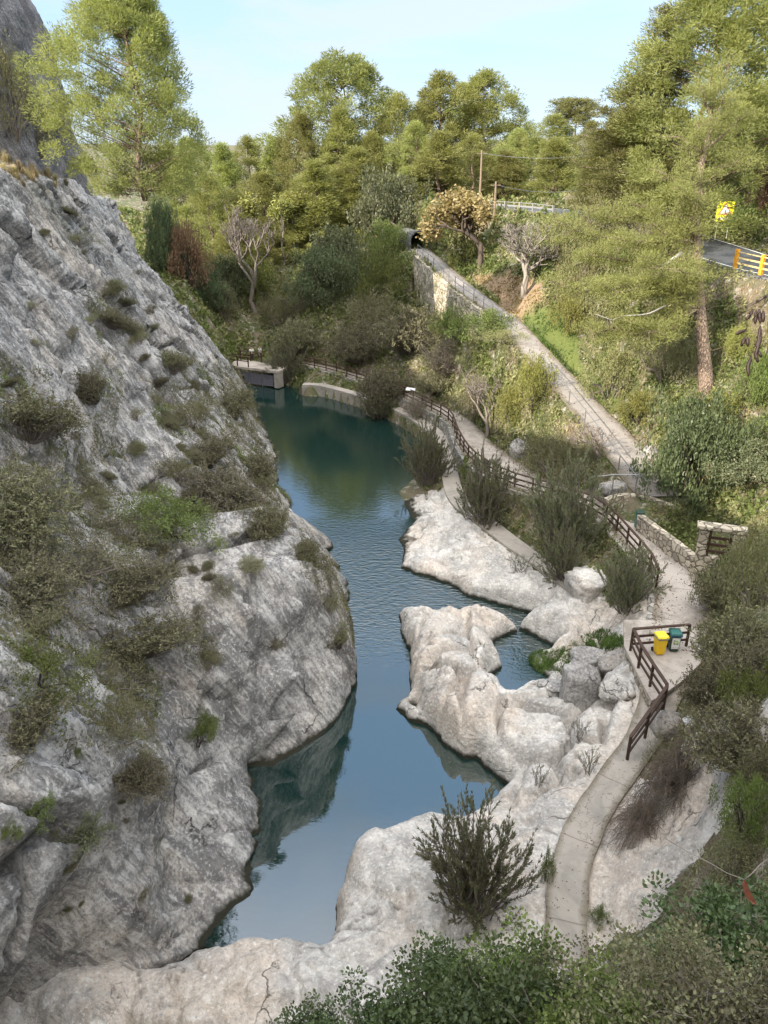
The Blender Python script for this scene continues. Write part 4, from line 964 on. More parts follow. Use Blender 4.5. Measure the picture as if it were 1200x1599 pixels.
for kit, px, py, wp, hp, lb in [
 (TWG[0], 45, 640, 150, 150, 'large grey scrub bush at the left edge halfway up the cliff'),
 (TWG[1], 30, 760, 150, 170, 'tangled scrub around the fallen dead branches at the left edge'),
 (GRB[0], 265, 795, 150, 100, 'brightest green leafy patch in the middle of the left cliff'),
 (SCB[0], 190, 815, 140, 90, 'dull green bush left of the brightest green patch on the cliff'),
 (SCB[1], 120, 860, 190, 110, 'wide olive bush below the longest dead branch'),
 (TWG[2], 45, 890, 140, 110, 'brownish scrub at the left edge below the dead branches'),
 (TWG[0], 205, 905, 150, 110, 'grey thorny scrub in the centre of the cliff gully'),
 (TWG[1], 225, 985, 150, 120, 'lower grey thorny scrub of the cliff gully, above the pale slab'),
 (GRB[1], 60, 1030, 150, 120, 'dark green bush carrying a sprig of yellow flowers'),
 (SCB[0], 155, 1030, 150, 110, 'mounded dull bush right of the bush with yellow flowers'),
 (TWG[2], 45, 1115, 150, 150, 'dark bush hanging over the cracks at the lower left edge'),
 (SCB[1], 180, 1110, 110, 120, 'hanging bush between two pale ribs of the near slab'),
 (TWG[0], 208, 1195, 90, 100, 'lowest hanging grey bush in the middle of the near slab'),
 (SCB[0], 325, 1022, 62, 70, 'rounded bush at the top of the smooth overhang'),
 (GRB[1], 310, 1125, 56, 100, 'long narrow green bush in the notch beside the overhang'),
 (OLE[0], 140, 1275, 75, 80, 'dark leafy bush growing in a diagonal crack of the near slab'),
 (GRB[0], 62, 1250, 62, 50, 'small fresh green bush at the left end of a crack'),
 (GRB[1], 12, 1292, 40, 44, 'green bush cut by the left edge on the near slab'),
 (TWG[1], 110, 1345, 34, 42, 'small tuft low on the smooth near slab'),
 (TWG[2], 345, 760, 130, 110, 'broad grey scrub on the ledge below the far slab'),
 (SCB[1], 300, 640, 110, 80, 'long grey-green scrub band on the upper slab'),
 (TWG[0], 365, 625, 90, 90, 'grey scrub near the far edge of the slab'),
 (TWG[1], 325, 705, 110, 80, 'grey scrub above the broad ledge of the far slab'),
 (SCB[0], 278, 728, 90, 70, 'olive scrub just above the brightest green patch'),
 (TWG[2], 405, 720, 70, 90, 'scrub on the edge above the pool'),
 (TWG[0], 432, 800, 70, 110, 'thin scrub on the ridge of the far lobe'),
 (SCB[1], 380, 612, 40, 80, 'olive bush hanging from the far edge beside the footbridge'),
 (SCB[0], 512, 925, 55, 100, 'olive mossy bush on the waterside flank of the far lobe'),
 (TWG[1], 530, 985, 40, 80, 'brownish bush low on the waterside flank'),
 (SCB[1], 478, 770, 50, 60, 'leafy bush at the corner where the pool narrows'),
 (TWG[2], 470, 850, 40, 80, 'thin bush along a crack of the far lobe'),
 (SCB[0], 430, 1000, 40, 40, 'small bush stuck on the smooth overhang face'),
 (TWG[0], 172, 492, 65, 60, 'grey-brown bush in the middle of the upper slab'),
 (SCB[1], 122, 372, 56, 32, 'flat olive cushion high on the slab'),
 (TWG[1], 150, 590, 50, 110, 'dark streak of scrub in the vertical cleft'),
 (SCB[0], 345, 905, 46, 55, 'round cushion beside the pale pillar'),
 (SCB[1], 307, 948, 46, 44, 'round cushion left of the overhang top'),
 (TWG[2], 60, 975, 80, 60, 'brown scrub above the bush with yellow flowers'),
 (TWG[2], 270, 560, 60, 70, 'greyish scrub under the small cave in the upper slab'),
 (SCB[0], 330, 480, 40, 50, 'bush on the far skyline edge of the slab'),
 (SCB[1], 355, 530, 36, 60, 'bush lower on the far skyline edge of the slab'),
 ]: shrub('scrub_bush', kit, px, py, wp, hp, lb, CG, which='c')
r_ = np.random.default_rng(99)
for i in range(80):
    px, py = r_.uniform(0, 420), r_.uniform(310, 900)
    if px > 250 + (py - 380) * .42: continue
    k = r_.integers(0, 4); kit = [SCB[0], TWG[1], SCB[1], TWG[2]][k]; w_ = r_.uniform(14, 40)
    shrub('cushion_plant', kit, px, py, w_, w_ * r_.uniform(.6, 1.2), 'small grey-green cushion plant rooted in a crack of the left cliff', 'cushion plants on the left cliff', 'plant', which='c')
for i in range(14):
    px, py = r_.uniform(0, 330), r_.uniform(900, 1420)
    w_ = r_.uniform(10, 24); shrub('crack_plant', [SCB[0], TWG[1], GRB[0]][i % 3], px, py, w_, w_, 'tiny plant in a seam of the lower left slab', 'tiny plants on the lower slab', 'plant', which='c')
# yellow sprig
# dry grass and olive shrubs on the cliff top
for i in range(46):
    t = r_.random(); px = 5 + 300 * t; py = 262 + 60 * t + r_.normal() * 9 - 8
    h_ = hit(px, py, 'c')
    if h_ is None: continue
    p_, nn, D = h_; s = r_.uniform(.5, 1.1)
    put('grass_tuft', [('tuft', TUF[0 if i % 4 else 1])], p_ - np.array([0, 0, .05]), (s, s, s * r_.uniform(.8, 1.3)), r_.random() * 6, 'dry straw-coloured grass tuft on the crest of the left cliff', 'grass tuft', 'dry grass tufts on the cliff crest')
for i in range(110):
    s_ = 4 + 44 * r_.random() ** .8; back = r_.random() ** 1.3 * 3.0; tt_ = np.interp(s_, cs, ct); n0 = slab_n(np.array([[s_, tt_]]))[0]
    q = O0 + s_ * e_s + tt_ * e_t + n0 * e_n - e_h * back; z_ = ground(q[0], q[1])
    if abs(z_ - q[2]) > 3.5: continue
    s1 = r_.uniform(.6, 1.15); put('grass_tuft', [('tuft', TUF[0 if i % 5 else 1])], (q[0], q[1], z_ - .05), (s1, s1, s1 * r_.uniform(.8, 1.25)), r_.random() * 6, 'dry straw-coloured grass tuft on the crest of the left cliff', 'grass tuft', 'dry grass tufts on the cliff crest')
for px, py, wp, hp, kit, lb in [(20, 165, 90, 120, OLB[0], 'silvery olive shrub at the left edge below the dark crag'), (62, 200, 70, 80, OLB[1], 'smaller silvery shrub between the dark crag and the cliff pine'), (15, 235, 60, 50, TUF[0], None),
    (150, 255, 150, 70, GRB[0], 'low bush under the cliff pine'), (235, 285, 90, 60, YGB[0], 'bright bush on the right foot of the cliff pine'), (225, 330, 50, 40, SCB[0], 'dark grey bush at the cliff shoulder'), (255, 350, 60, 60, OLB[2], 'silvery bush at the cliff shoulder above the russet shrub')]:
    if lb: shrub('cliff_top_shrub', kit, px, py, wp, hp, lb, 'shrubs on the cliff top', which='cr')
# oleanders by the river
OG = 'oleanders along the river'
for kit, px, py, wp, hp, lb in [
 (OLE[0], 668, 720, 85, 110, 'dusky oleander at the bank where the pool narrows'),
 (OLE[1], 757, 780, 90, 125, 'oleander growing before the bend of the brown railing'),
 (OLE[0], 885, 815, 140, 170, 'largest oleander on the river side of the path'),
 (OLE[1], 878, 880, 75, 90, 'oleander below the largest one at the end of the concrete ledge'),
 (OLE[1], 978, 915, 95, 110, 'grey oleander against the wall below the railing, left of the bins'),
 (OLE[0], 742, 1350, 175, 210, 'big dark oleander on the white foreground rock'),
 (OLES[0], 840, 1210, 34, 50, 'small upright oleander seedling near the water on the sculpted rock'),
 (OLES[0], 920, 1190, 40, 56, 'sprawling small oleander between the sculpted rock and the footpath'),
 (OLES[0], 906, 1140, 28, 46, 'thin oleander seedling in a crevice behind the sculpted rock'),
 (OLE[0], 598, 640, 70, 60, 'dark willow-like bush overhanging the gap between the two ledges'),
 (OLE[1], 448, 572, 70, 60, 'leafy bush at the right end of the footbridge'),
 (OLES[0], 812, 880, 44, 36, 'low oleander clump on the flat pale rock'),
 ]: shrub('oleander_bush', kit, px, py, wp, hp, lb, OG, 'oleander', which='t')
# shrubs on the right slopes
SG = 'bushes on the slope between the two paths'
for kit, px, py, wp, hp, lb in [
 (YGB[0], 835, 605, 75, 80, 'sunlit yellow-green bush at the ramp handrail'),
 (YGB[1], 800, 640, 60, 60, 'sunlit yellow-green bush below the ramp handrail'),
 (SCB[0], 865, 715, 120, 80, 'wide dark scrub on the mound between path and ramp'),
 (SCB[1], 915, 720, 60, 50, 'dark scrub at the right end of the mound'),
 (GRB[1], 715, 505, 90, 50, 'dark bush at the foot of the pale retaining wall'),
 (TWD[0], 700, 560, 100, 70, 'shaded leafless thicket above the lower path'),
 (TWG[0], 560, 545, 90, 60, 'shaded thicket above the far railing'),
 (TWG[1], 640, 525, 110, 70, 'dim thicket in the middle of the shaded slope'),
 (SCB[0], 590, 500, 110, 80, 'dark leafy bush on the shaded slope right of the dark evergreen'),
 (GRB[1], 590, 440, 90, 90, 'green ivy-clad bush left of the tunnel'),
 (GRB[0], 610, 385, 80, 60, 'sunlit bush on the left side of the tunnel mouth'),
 (YGB[0], 570, 350, 90, 60, 'sunlit yellowish bush left of the tunnel, under the holm oak'),
 (GRB[1], 690, 362, 70, 70, 'green bush on the right side of the tunnel mouth'),
 (GRB[0], 725, 400, 60, 50, 'green bush between the path and the golden tree'),
 (SCB[1], 470, 470, 70, 70, 'shaded bush below the dark evergreen'),
 (TWG[2], 470, 530, 80, 50, 'grey bush on the bank behind the footbridge'),
 (SCB[0], 440, 490, 80, 50, 'dark bush on the far bank behind the footbridge'),
 (SCB[1], 350, 480, 60, 60, 'dark bush beside the far edge of the cliff'),
 (TWG[1], 600, 612, 80, 56, 'grey bush between the far railing and the willow-like bush'),
 (TWD[0], 655, 640, 60, 46, 'bare bush below the far railing beside the long ledge'),
 (GRB[0], 400, 450, 90, 70, 'green bush on the valley floor beneath the poplars'),
 (SCB[0], 745, 625, 80, 60, 'dark shaded bush left of the pale leafless bush'),
 (TWG[0], 680, 600, 60, 40, 'thin bush hanging over the far railing'),
 ]: shrub('slope_bush', kit, px, py, wp, hp, lb, SG, which='t')
BG = 'bushes on the sunny bank above the ramp'
for kit, px, py, wp, hp, lb in [
 (OLB[0], 910, 440, 110, 100, 'olive-green bush on the bank right of the bare tree'),
 (OLB[1], 960, 480, 110, 90, 'olive-green bush under the drooping pine branches'),
 (YGB[1], 890, 500, 70, 60, 'yellow-green bush over the shaded part of the ramp'),
 (OLB[2], 955, 590, 110, 90, 'rounded dusty bush at the foot of the drooping pine'),
 (SCB[1], 1040, 560, 110, 90, 'dark bush in the shadow of the leaning trunk'),
 (YGB[0], 1000, 640, 80, 50, 'sunlit bush on the pale rubble above the ramp'),
 (OLB[0], 870, 380, 90, 70, 'olive bush between the bare tree and the road'),
 (OLB[1], 940, 350, 110, 80, 'olive bush beside the road bend'),
 (TWD[0], 1005, 380, 70, 60, 'dry brown bush beneath the pines by the road'),
 (YGB[1], 1050, 380, 100, 60, 'yellowish bush below the road at the pine trunks'),
 (YGB[0], 1120, 640, 90, 50, 'sunlit bush around the foot of the leaning trunk'),
 (GRB[0], 1180, 600, 70, 80, 'greyish bush at the right edge below the road wall'),
 (YGB[1], 1150, 540, 60, 50, 'sunlit scrub on the bank below the road wall'),
 (GRB[1], 1170, 350, 110, 50, 'clipped green bush behind the yellow road sign'),
 (RUS[0], 1200, 310, 60, 90, 'orange-brown bush at the right edge beyond the road'),
 (GRB[0], 1085, 335, 60, 55, 'green bush left of the yellow road sign'),
 ]: shrub('bank_bush', kit, px, py, wp, hp, lb, BG, which='t')
NG = 'scrub on the near right slope'
for kit, px, py, wp, hp, lb in [
 (TWG[0], 1150, 1010, 130, 110, 'grey-green thicket right of the two bins'),
 (SCB[0], 1180, 900, 130, 150, 'leafy shrub covering the stone pillar at the right edge'),
 (TWG[1], 1125, 930, 90, 80, 'grey twiggy shrub behind the bins'),
 (TWG[2], 1180, 1060, 130, 100, 'twiggy scrub at the right edge level with the bins'),
 (GRB[1], 1170, 1090, 110, 90, 'green leafy patch in the middle of the near right slope'),
 (TWG[0], 1110, 1085, 100, 80, 'dry scrub beside the descending railing'),
 (TWG[1], 1150, 1160, 160, 110, 'grey scrub above the hanging dry bush'),
 (SCB[1], 1040, 1180, 60, 60, 'low scrub at the top of the footpath'),
 (TWH[0], 1060, 1190, 130, 130, 'dry brown bush hanging down over the grey slab'),
 (TWH[0], 1005, 1265, 110, 70, 'lower hanging tangle of dry stems beside the footpath'),
 (GRB[1], 1170, 1260, 110, 100, 'dark green shrub at the right edge above the grey slab'),
 (SCB[0], 1150, 1350, 130, 90, 'leafy shrub at the right end of the grey slab'),
 (GRB[0], 935, 1430, 36, 30, 'small fresh green plant on the rock right of the footpath'),
 (GRB[0], 853, 1355, 24, 70, 'strip of green weeds along the left edge of the footpath'),
 (TWG[2], 1185, 1210, 80, 90, 'grey scrub at the right edge beside the hanging bush'),
 ]: shrub('scrub_bush', kit, px, py, wp, hp, lb, NG, which='t')
# ================================================================== PATHS, WALLS, RAILINGS, SMALL THINGS
def frame2(path):
    t = np.gradient(path[:, :2], axis=0); t /= np.linalg.norm(t, axis=1)[:, None] + 1e-9
    return np.stack([t[:, 1], -t[:, 0]], 1)          # right-hand normal
def ribbon(name, path, mat, thick=.3, cols=9, amp=.02, kind=None, wamp=.05):
    n = frame2(path); V = []; m = len(path)
    us = np.linspace(-.5, .5, cols)
    for k, (p_, q) in enumerate(zip(path, n)):
        wv_ = 1 + wamp * 3 * float(perlin(np.array([[p_[0] * .9, p_[1] * .9, 3.3]]))[0])
        row = [(p_[0] + q[0] * p_[3] * u * wv_, p_[1] + q[1] * p_[3] * u * wv_, p_[2]) for u in us]
        V += [(row[0][0], row[0][1], p_[2] - thick)] + row + [(row[-1][0], row[-1][1], p_[2] - thick)]
    seg = np.concatenate([[0], np.cumsum(np.linalg.norm(np.diff(path[:, :2], axis=0), axis=1))]); ac = np.abs(np.concatenate([[-.5], us, [.5]])) * 2
    att = {'along': np.repeat(seg + 1, cols + 2), 'across': np.tile(ac, m)}
    V = np.array(V); c = cols + 2; top = np.arange(len(V)); isd = (top % c == 0) | (top % c == c - 1)
    V[:, 2] += np.where(isd, 0, amp * 2 * fbm(V * 1.2, 3))
    return tag(obj(name, npmesh(name, V, grid_faces(m, c)[:, ::-1], [mat], smoothed=False, attrs=att)), kind=kind)
def dense(path, k=3):
    t = np.linspace(0, len(path) - 1, (len(path) - 1) * k + 1); i = np.minimum(t.astype(int), len(path) - 2); f = (t - i)[:, None]
    return path[i] * (1 - f) + path[i + 1] * f
iS = 16 * 10 + 4         # index on LPw where the descending footpath starts
ribbon('lower_path', dense(LPw[:iS + 1], 2), M['concrete'], .35, kind='structure')
ribbon('footpath', dense(LPw[iS - 2:], 3), M['concrete_old'], .4, amp=.03, kind='structure')
ribbon('upper_path', dense(UPw, 2), M['tarpath'], .35, kind='structure')
ribbon('road', ROAD, M['asphalt'], .3, kind='structure', wamp=0)
def stripe(name, path, off, w, mat):
    n = frame2(path); V = []
    for p_, q in zip(path, n):
        for u in (off - w / 2, off + w / 2): V.append((p_[0] + q[0] * u, p_[1] + q[1] * u, p_[2] + .034))
    F = grid_faces(len(path), 2)[:, ::-1]; return tag(obj(name, npmesh(name, np.array(V), F, [mat])), kind='structure')
stripe('road_marking', ROAD, 2.6, .14, M['whiteline']); stripe('road_marking', ROAD, -2.6, .14, M['whiteline'])

def wall_along(name, path, side, off, top, depth, th, mat, label, cat='wall', group=None, rough=.03, capmat=None, step=.35):
    """masonry strip along a path; side -1 left, +1 right; top above path height, depth below it (numbers or per-point arrays)"""
    n = frame2(path); m = len(path); nz = 9
    top = np.broadcast_to(top, m); depth = np.broadcast_to(depth, m)
    V = []
    for k in range(m):
        b0 = path[k, :2] + n[k] * side * (path[k, 3] / 2 + off); b1 = b0 + n[k] * side * th; z1 = path[k, 2] + top[k]; z0 = path[k, 2] - depth[k]
        col_ = [(b0[0], b0[1], z0)] + [(b0[0], b0[1], z0 + (z1 - z0) * j / nz) for j in range(1, nz + 1)] + [(b1[0], b1[1], z0 + (z1 - z0) * j / nz) for j in range(nz, -1, -1)]
        V += col_
    V = np.array(V, float); c = 2 * nz + 2
    V += rough * np.stack([fbm(V * 2.2, 3), fbm(V * 2.2 + 30, 3), .6 * fbm(V * 2.2 + 60, 3)], 1) * 2
    F = grid_faces(m, c); F = F if side > 0 else F[:, ::-1]
    Fe = [np.array([list(range(c))]), np.array([list(range((m - 1) * c, m * c))[::-1]])]
    o_ = obj(name, npmesh(name, V, [F] + Fe, [mat], smoothed=False)); return tag(o_, label, cat, group)
# masonry under the outer edge of the lower path
def sl(path, a, b): return path[a:b + 1]
wall_along('retaining_wall', dense(LPw[2:46], 2), 1, -.02, -.02, 1.1, .3, M['masonry_grey'], 'low grey wall edging the farthest part of the lower path above the first ledge', 'wall')
wall_along('retaining_wall', dense(LPw[46:79], 2), 1, -.02, -.02, 1.4, .3, M['masonry_grey'], 'grey stone wall carrying the far lower path above the old channel', 'wall')
wall_along('retaining_wall', dense(LPw[79:128], 2), 1, -.02, -.02, np.linspace(1.5, 2.3, len(dense(LPw[79:128], 2))), .3, M['concrete_old'], 'pale rendered wall under the bend of the brown railing', 'wall')
wall_along('retaining_wall', dense(LPw[127:148], 2), 1, -.02, -.02, 2.3, .3, M['masonry_grey'], 'shaded wall below the railing behind the grey oleander', 'wall')
def lp_pts(pxs, z): return np.array([np.append(atz(a, b, z), .0) for a, b in pxs])
binw = lp_pts([(978, 1012), (996, 1052), (1018, 1092)], 3.5)
wall_along('retaining_wall', dense(catmull(binw, 6), 2), -1, 0, 0, 2.4, .35, M['masonry'], 'rubble stone wall holding up the bin platform', 'wall')
# platform under the bins
bp_ = [(975, 1008), (975, 968), (1080, 968), (1120, 1010), (1070, 1060), (1036, 1085), (1018, 1094), (996, 1052)]
mbp = MB(); top_ = [atz(a, b, 3.52) for a, b in bp_]; nb_ = len(top_)
mbp.add(list(top_) + [q - np.array([0, 0, .14]) for q in top_], [tuple(range(nb_))[::-1]] + [(i, (i + 1) % nb_, (i + 1) % nb_ + nb_, i + nb_) for i in range(nb_)])
tag(mbp.build('paved_platform', M['concrete']), kind='structure')
# upper path retaining wall (sunlit)
kk = len(dense(UPw[3:42], 2))
wall_along('retaining_wall', dense(UPw[3:42], 2), 1, -.03, -.02, np.interp(np.linspace(0, 1, kk), [0, .1, .5, 1], [6.2, 6.0, 4.2, 1.8]), .4, M['masonry_pale'], 'tall pale sunlit stone wall under the upper path', 'wall', rough=.09)
# low wall (right of lower path) and stone ramp wall
lw_ = lp_pts([(1002, 826), (1040, 855), (1088, 893)], 3.5)
o_ = wall_along('stone_wall', dense(catmull(lw_, 6), 2), 1, 0, .85, .3, .35, M['masonry'], 'low rubble stone wall with a flat top beside the lower path', 'wall')
lw2 = lp_pts([(948, 800), (975, 792), (1010, 797), (1050, 812)], 3.5)
wall_along('stone_wall', dense(catmull(lw2, 6), 2), -1, 0, .75, .3, .35, M['masonry'], 'stone wall below the end of the ramp, behind the green bin', 'wall')
# stone pillar with barred opening
pr = empty('stone_pillar', atz(1108, 895, 3.5), -.35); mb = MB()
mb.box((-.55, 0, 1.15), (.4, .5, 2.3), b=.02); mb.box((.95, 0, 1.15), (.5, .5, 2.3), b=.02); mb.box((.2, .0, .45), (1.1, .46, .9), b=.02); mb.box((.2, 0, 2.4), (2.2, .62, .2), b=.03)
mb.build('masonry', M['masonry'], pr); mb = MB()
for z in (1.15, 1.5, 1.85): mb.box((.2, 0, z), (1.1, .08, .12))
for x in (-.25, .62): mb.box((x, -.03, 1.6), (.09, .1, 1.36))
mb.build('wooden_bars', M['wood'], pr); tag(pr, 'stone pillar with a wooden barred opening at the end of the low wall', 'pillar')
# old concrete ledges along the pool
for pth, lb in ((LEDGE1, 'far concrete ledge along the pool beyond the willow-like bush'), (LEDGE2, 'long concrete ledge running from the pool past the oleanders')):
    q = dense(pth, 3); n = frame2(q); V = []
    for k in range(len(q)):
        for u, z in ((-.5, -1.6), (-.5, 0), (-.2, .01), (.15, .0), (.5, 0), (.5, -1.6)): V.append((q[k, 0] + n[k, 0] * q[k, 3] * u, q[k, 1] + n[k, 1] * q[k, 3] * u, q[k, 2] + z))
    V = np.array(V); V += .03 * np.stack([fbm(V * 2, 3), fbm(V * 2 + 9, 3), fbm(V * 2 + 20, 3)], 1)
    tag(obj('concrete_ledge', npmesh('concrete_ledge', V, grid_faces(len(q), 6)[:, ::-1], [M['concrete_old']], smoothed=False)), lb, 'ledge')

def railing(name, P, label, h=1.0, spacing=1.6, pw=.09, rails=(.98, .62, .28), mat='wood', cat='railing', round_=False, group=None, rw=.05, rh=.09, capw=.12, first=True, post_over=0.0):
    P = np.array(P, float)[:, :3]; seg = np.linalg.norm(np.diff(P, axis=0), axis=1); L_ = np.concatenate([[0], np.cumsum(seg)]); n = max(1, int(round(L_[-1] / spacing)))
    t = np.linspace(0, L_[-1], n + 1); Q = np.stack([np.interp(t, L_, P[:, k]) for k in range(3)], 1)
    root = empty(name, Q[0]); o0 = Q[0]; pm = None
    for k in range(len(Q)):
        if k == 0 and not first: continue
        if pm is None:
            mb = MB()
            if round_: mb.tube([(0, 0, -.15), (0, 0, h)], pw / 2, 8)
            else: mb.box((0, 0, h / 2 - .1), (pw, pw, h + .2 + post_over), b=.01)
            pm = mb.mesh('post', M[mat])
        d = Q[min(k + 1, n)] - Q[max(k - 1, 0)]; p_ = obj('post', pm, root, Q[k] - o0); p_.rotation_euler = (0, 0, math.atan2(d[1], d[0]))
    for j, z in enumerate(rails):
        mb = MB()
        for k in range(n):
            a, b2 = Q[k] - o0 + np.array([0, 0, z]), Q[k + 1] - o0 + np.array([0, 0, z])
            if round_: mb.tube([a, b2], rw / 2, 7)
            else: mb.bar(a, b2, capw if j == 0 else rw, .05 if j == 0 else rh)
        mb.build('rail', M[mat], root)
    return tag(root, label, cat, group)
nL = frame2(LPw)
def edge(path, a, b, side, off=-.12):
    n = frame2(path); q = path[a:b + 1].copy(); q[:, :2] += n[a:b + 1] * side * (q[:, 3:4] / 2 + off); return q[:, :3]
railing('brown_railing', edge(LPw, 2, 78, 1), 'far stretch of brown wooden railing along the shaded path by the pool', spacing=1.7)
railing('brown_railing', edge(LPw, 79, 133, 1), 'long brown wooden railing following the bend of the lower path to the bins', spacing=1.55)
e1 = [atz(a, b, 3.55) for a, b in [(1078, 1012 - 14), (985, 1012 - 12)]]
cr_ = [atz(985, 1015, 3.55), atz(1002, 1050, 3.55), atz(1037, 1105, 3.5)]
railing('brown_railing', [atz(1072, 1008, 3.55), atz(985, 1015, 3.55)], 'short brown railing crossing behind the yellow bin', spacing=1.9)
railing('brown_railing', [atz(985, 1015, 3.55), atz(1000, 1048, 3.55), atz(1036, 1104, 3.5)], 'brown railing along the edge of the bin platform', spacing=1.25, first=False)
railing('brown_railing', [atz(1036, 1107, 3.5), atz(1010, 1144, 3.05), atz(980, 1186, 2.55)], 'brown railing descending beside the steps at the end of the bin platform', spacing=1.3)
# handrails of the upper path
railing('metal_handrail', edge(UPw, 3, 41, 1, -.1), 'grey metal fence on top of the pale sunlit wall', h=1.0, spacing=2.2, pw=.07, rails=(1.0, .5), mat='steel', round_=True, rw=.055)
railing('metal_handrail', edge(UPw, 55, 97, 1, -.1), 'long metal handrail down the left side of the ramp', h=.95, spacing=2.6, pw=.06, rails=(.95,), mat='steel', round_=True, rw=.06)
railing('metal_handrail', [atz(920, 768, 4.2), atz(955, 764, 4.4), atz(988, 762, 4.5), atz(1025, 780, 3.9)], 'short metal handrail bending at the foot of the ramp', h=.9, spacing=1.5, pw=.06, rails=(.9,), mat='steel', round_=True, rw=.06)
# road fence, right
M['greypaint'] = plain('weathered_fence', (.24, .24, .235), .8, var=.25)
M['amber'] = plain('amber_paint', (.72, .33, .03), .55, var=.15, scale=10); M['rail_cream'] = plain('cream_rail_paint', (.62, .50, .24), .5, var=.12)
e = edge(ROAD, 8, 22, -1, -.2)
L_ = railing('road_fence', e, 'bright amber posts and rails fencing the road at the right edge', h=1.15, spacing=1.9, pw=.2, rails=(1.0, .68, .36), mat='amber', rw=.06, rh=.09, capw=.08)
for ch in L_.children:
    if ch.name.startswith('rail'): ch.data.materials[0] = M['rail_cream']
e = edge(ROAD, 54, 70, -1, -.2)
railing('road_fence', e, 'pale low fence on the outside of the far road bend', h=.8, spacing=2.2, pw=.18, rails=(.75, .42), mat='greypaint', rw=.1, rh=.16, capw=.12)
# bank wall of dark dry stone below the road at right
rw_ = dense(ROAD[10:36], 2); wall_along('dry_stone_wall', rw_, -1, .05, -.05, np.linspace(2.2, 2.0, len(rw_)), .35, M['masonry_dark'], 'dark dry stone wall holding the road above the leaning pine', 'wall', rough=.12)

# bins -------------------------------------------------------------------------------------------------
def bin_(name, loc, rz, body, lid, label, sc=1.0, band=None, poster=False):
    r = empty(name, loc, rz); r.scale = (sc, sc, sc); mb = MB()
    def ring(x, y, z, b=.035): return [(-x + b, -y, z), (x - b, -y, z), (x, -y + b, z), (x, y - b, z), (x - b, y, z), (-x + b, y, z), (-x, y - b, z), (-x, -y + b, z)]
    R = [ring(.19, .20, .06), ring(.195, .205, .10), ring(.235, .255, .90), ring(.255, .275, .905), ring(.255, .275, .94)]
    V = sum(R, []); F = [(k * 8 + j, k * 8 + (j + 1) % 8, k * 8 + (j + 1) % 8 + 8, k * 8 + j + 8) for k in range(4) for j in range(8)] + [tuple(range(7, -1, -1)), tuple(range(32, 40))]
    mb.add(V, F)
    for x in (-.09, 0, .09): mb.box((x, -.206, .30), (.012, .016, .42))
    mb.build('body', body, r)
    mb = MB(); R = [ring(.262, .285, .942), ring(.265, .288, .985), ring(.235, .25, 1.035), ring(.16, .18, 1.05)]
    V = sum(R, []); F = [(k * 8 + j, k * 8 + (j + 1) % 8, k * 8 + (j + 1) % 8 + 8, k * 8 + j + 8) for k in range(3) for j in range(8)] + [tuple(range(7, -1, -1)), tuple(range(24, 32))]
    mb.add(V, F); mb.box((0, -.295, .965), (.2, .03, .03)); mb.build('lid', lid, r)
    if band is not None:
        mb = MB(); mb.box((0, -.012, .905), (.535, .56, .085), b=.03); mb.build('band', band, r)
    for s in (-1, 1):
        mb = MB(); mb.tube([(s * .17, .23, .10), (s * .235, .23, .10)], .10, 14); mb.build('wheel', M['rubber'], r)
    mb = MB(); mb.tube([(-.2, .30, .95), (.2, .30, .95)], .016, 6); mb.build('handle', M['rubber'], r)
    if poster:
        pm = MB(); y0, y1 = -.228, -.252                       # follows the slope of the front
        def fr(x, z, d=.004): return (x, -(.205 + (.05) * (z - .10) / .80) - d, z)
        pm.add([fr(-.165, .20), fr(.165, .20), fr(.175, .80), fr(-.175, .80)], [(0, 1, 2, 3)]); po = pm.build('poster', M['paper'], r)
        gm = MB()
        def blob(cx, cz_, rx, rz_, m, d, n=14, ph=0): gm.add([fr(cx + rx * math.cos(2 * math.pi * k / n + ph) * (1 + .12 * math.sin(3 * k)), cz_ + rz_ * math.sin(2 * math.pi * k / n + ph), d) for k in range(n)], [tuple(range(n))], m)
        blob(.01, .55, .125, .115, 0, .007); blob(.02, .56, .07, .05, 1, .009); blob(-.07, .66, .025, .03, 2, .010); blob(.05, .60, .035, .02, 3, .011); blob(-.05, .47, .05, .035, 3, .010); blob(.08, .48, .04, .05, 3, .010)
        for x in (-.13, -.05, .04, .12): blob(x, .27, .025, .012, 2, .007, 8)
        for x in (-.14, .13): blob(x, .75, .012, .012, 2, .007, 8)
        gm.build('emblem', [M['lime'], M['paper'], M['ink'], M['leafgreen']], po)
    return tag(r, label, 'bin')
M['yellow'] = plain('yellow_plastic', (.78, .50, .02), .45, var=.05, spec=.4); M['yellowlid'] = plain('yellow_lid', (.80, .66, .05), .45, var=.05, spec=.4)
M['slate'] = plain('slate_plastic', (.20, .21, .22), .5, var=.05); M['darkgreen'] = plain('dark_green_plastic', (.035, .065, .05), .45, var=.08); M['bluelid'] = plain('blue_plastic', (.03, .105, .19), .45, var=.08)
M['teal'] = plain('green_lid_plastic', (.04, .14, .125), .45, var=.08); M['rubber'] = plain('black_rubber', (.02, .02, .02), .7); M['paper'] = plain('poster_paper', (.72, .73, .74), .6, var=.02)
M['lime'] = plain('lime_print', (.36, .48, .12), .6, var=.1); M['ink'] = plain('dark_print', (.06, .07, .09), .6); M['leafgreen'] = plain('green_print', (.16, .27, .12), .6, var=.1)
pz = 3.53
bin_('wheelie_bin', atz(1029, 1020, pz), .12, M['yellow'], M['yellowlid'], 'bright yellow wheelie bin on the platform', .86, M['slate'])
bin_('wheelie_bin', atz(1051, 1015, pz), -.08, M['darkgreen'], M['teal'], 'dark wheelie bin with blue rim and a white poster, right of the yellow one', .86, M['bluelid'], True)
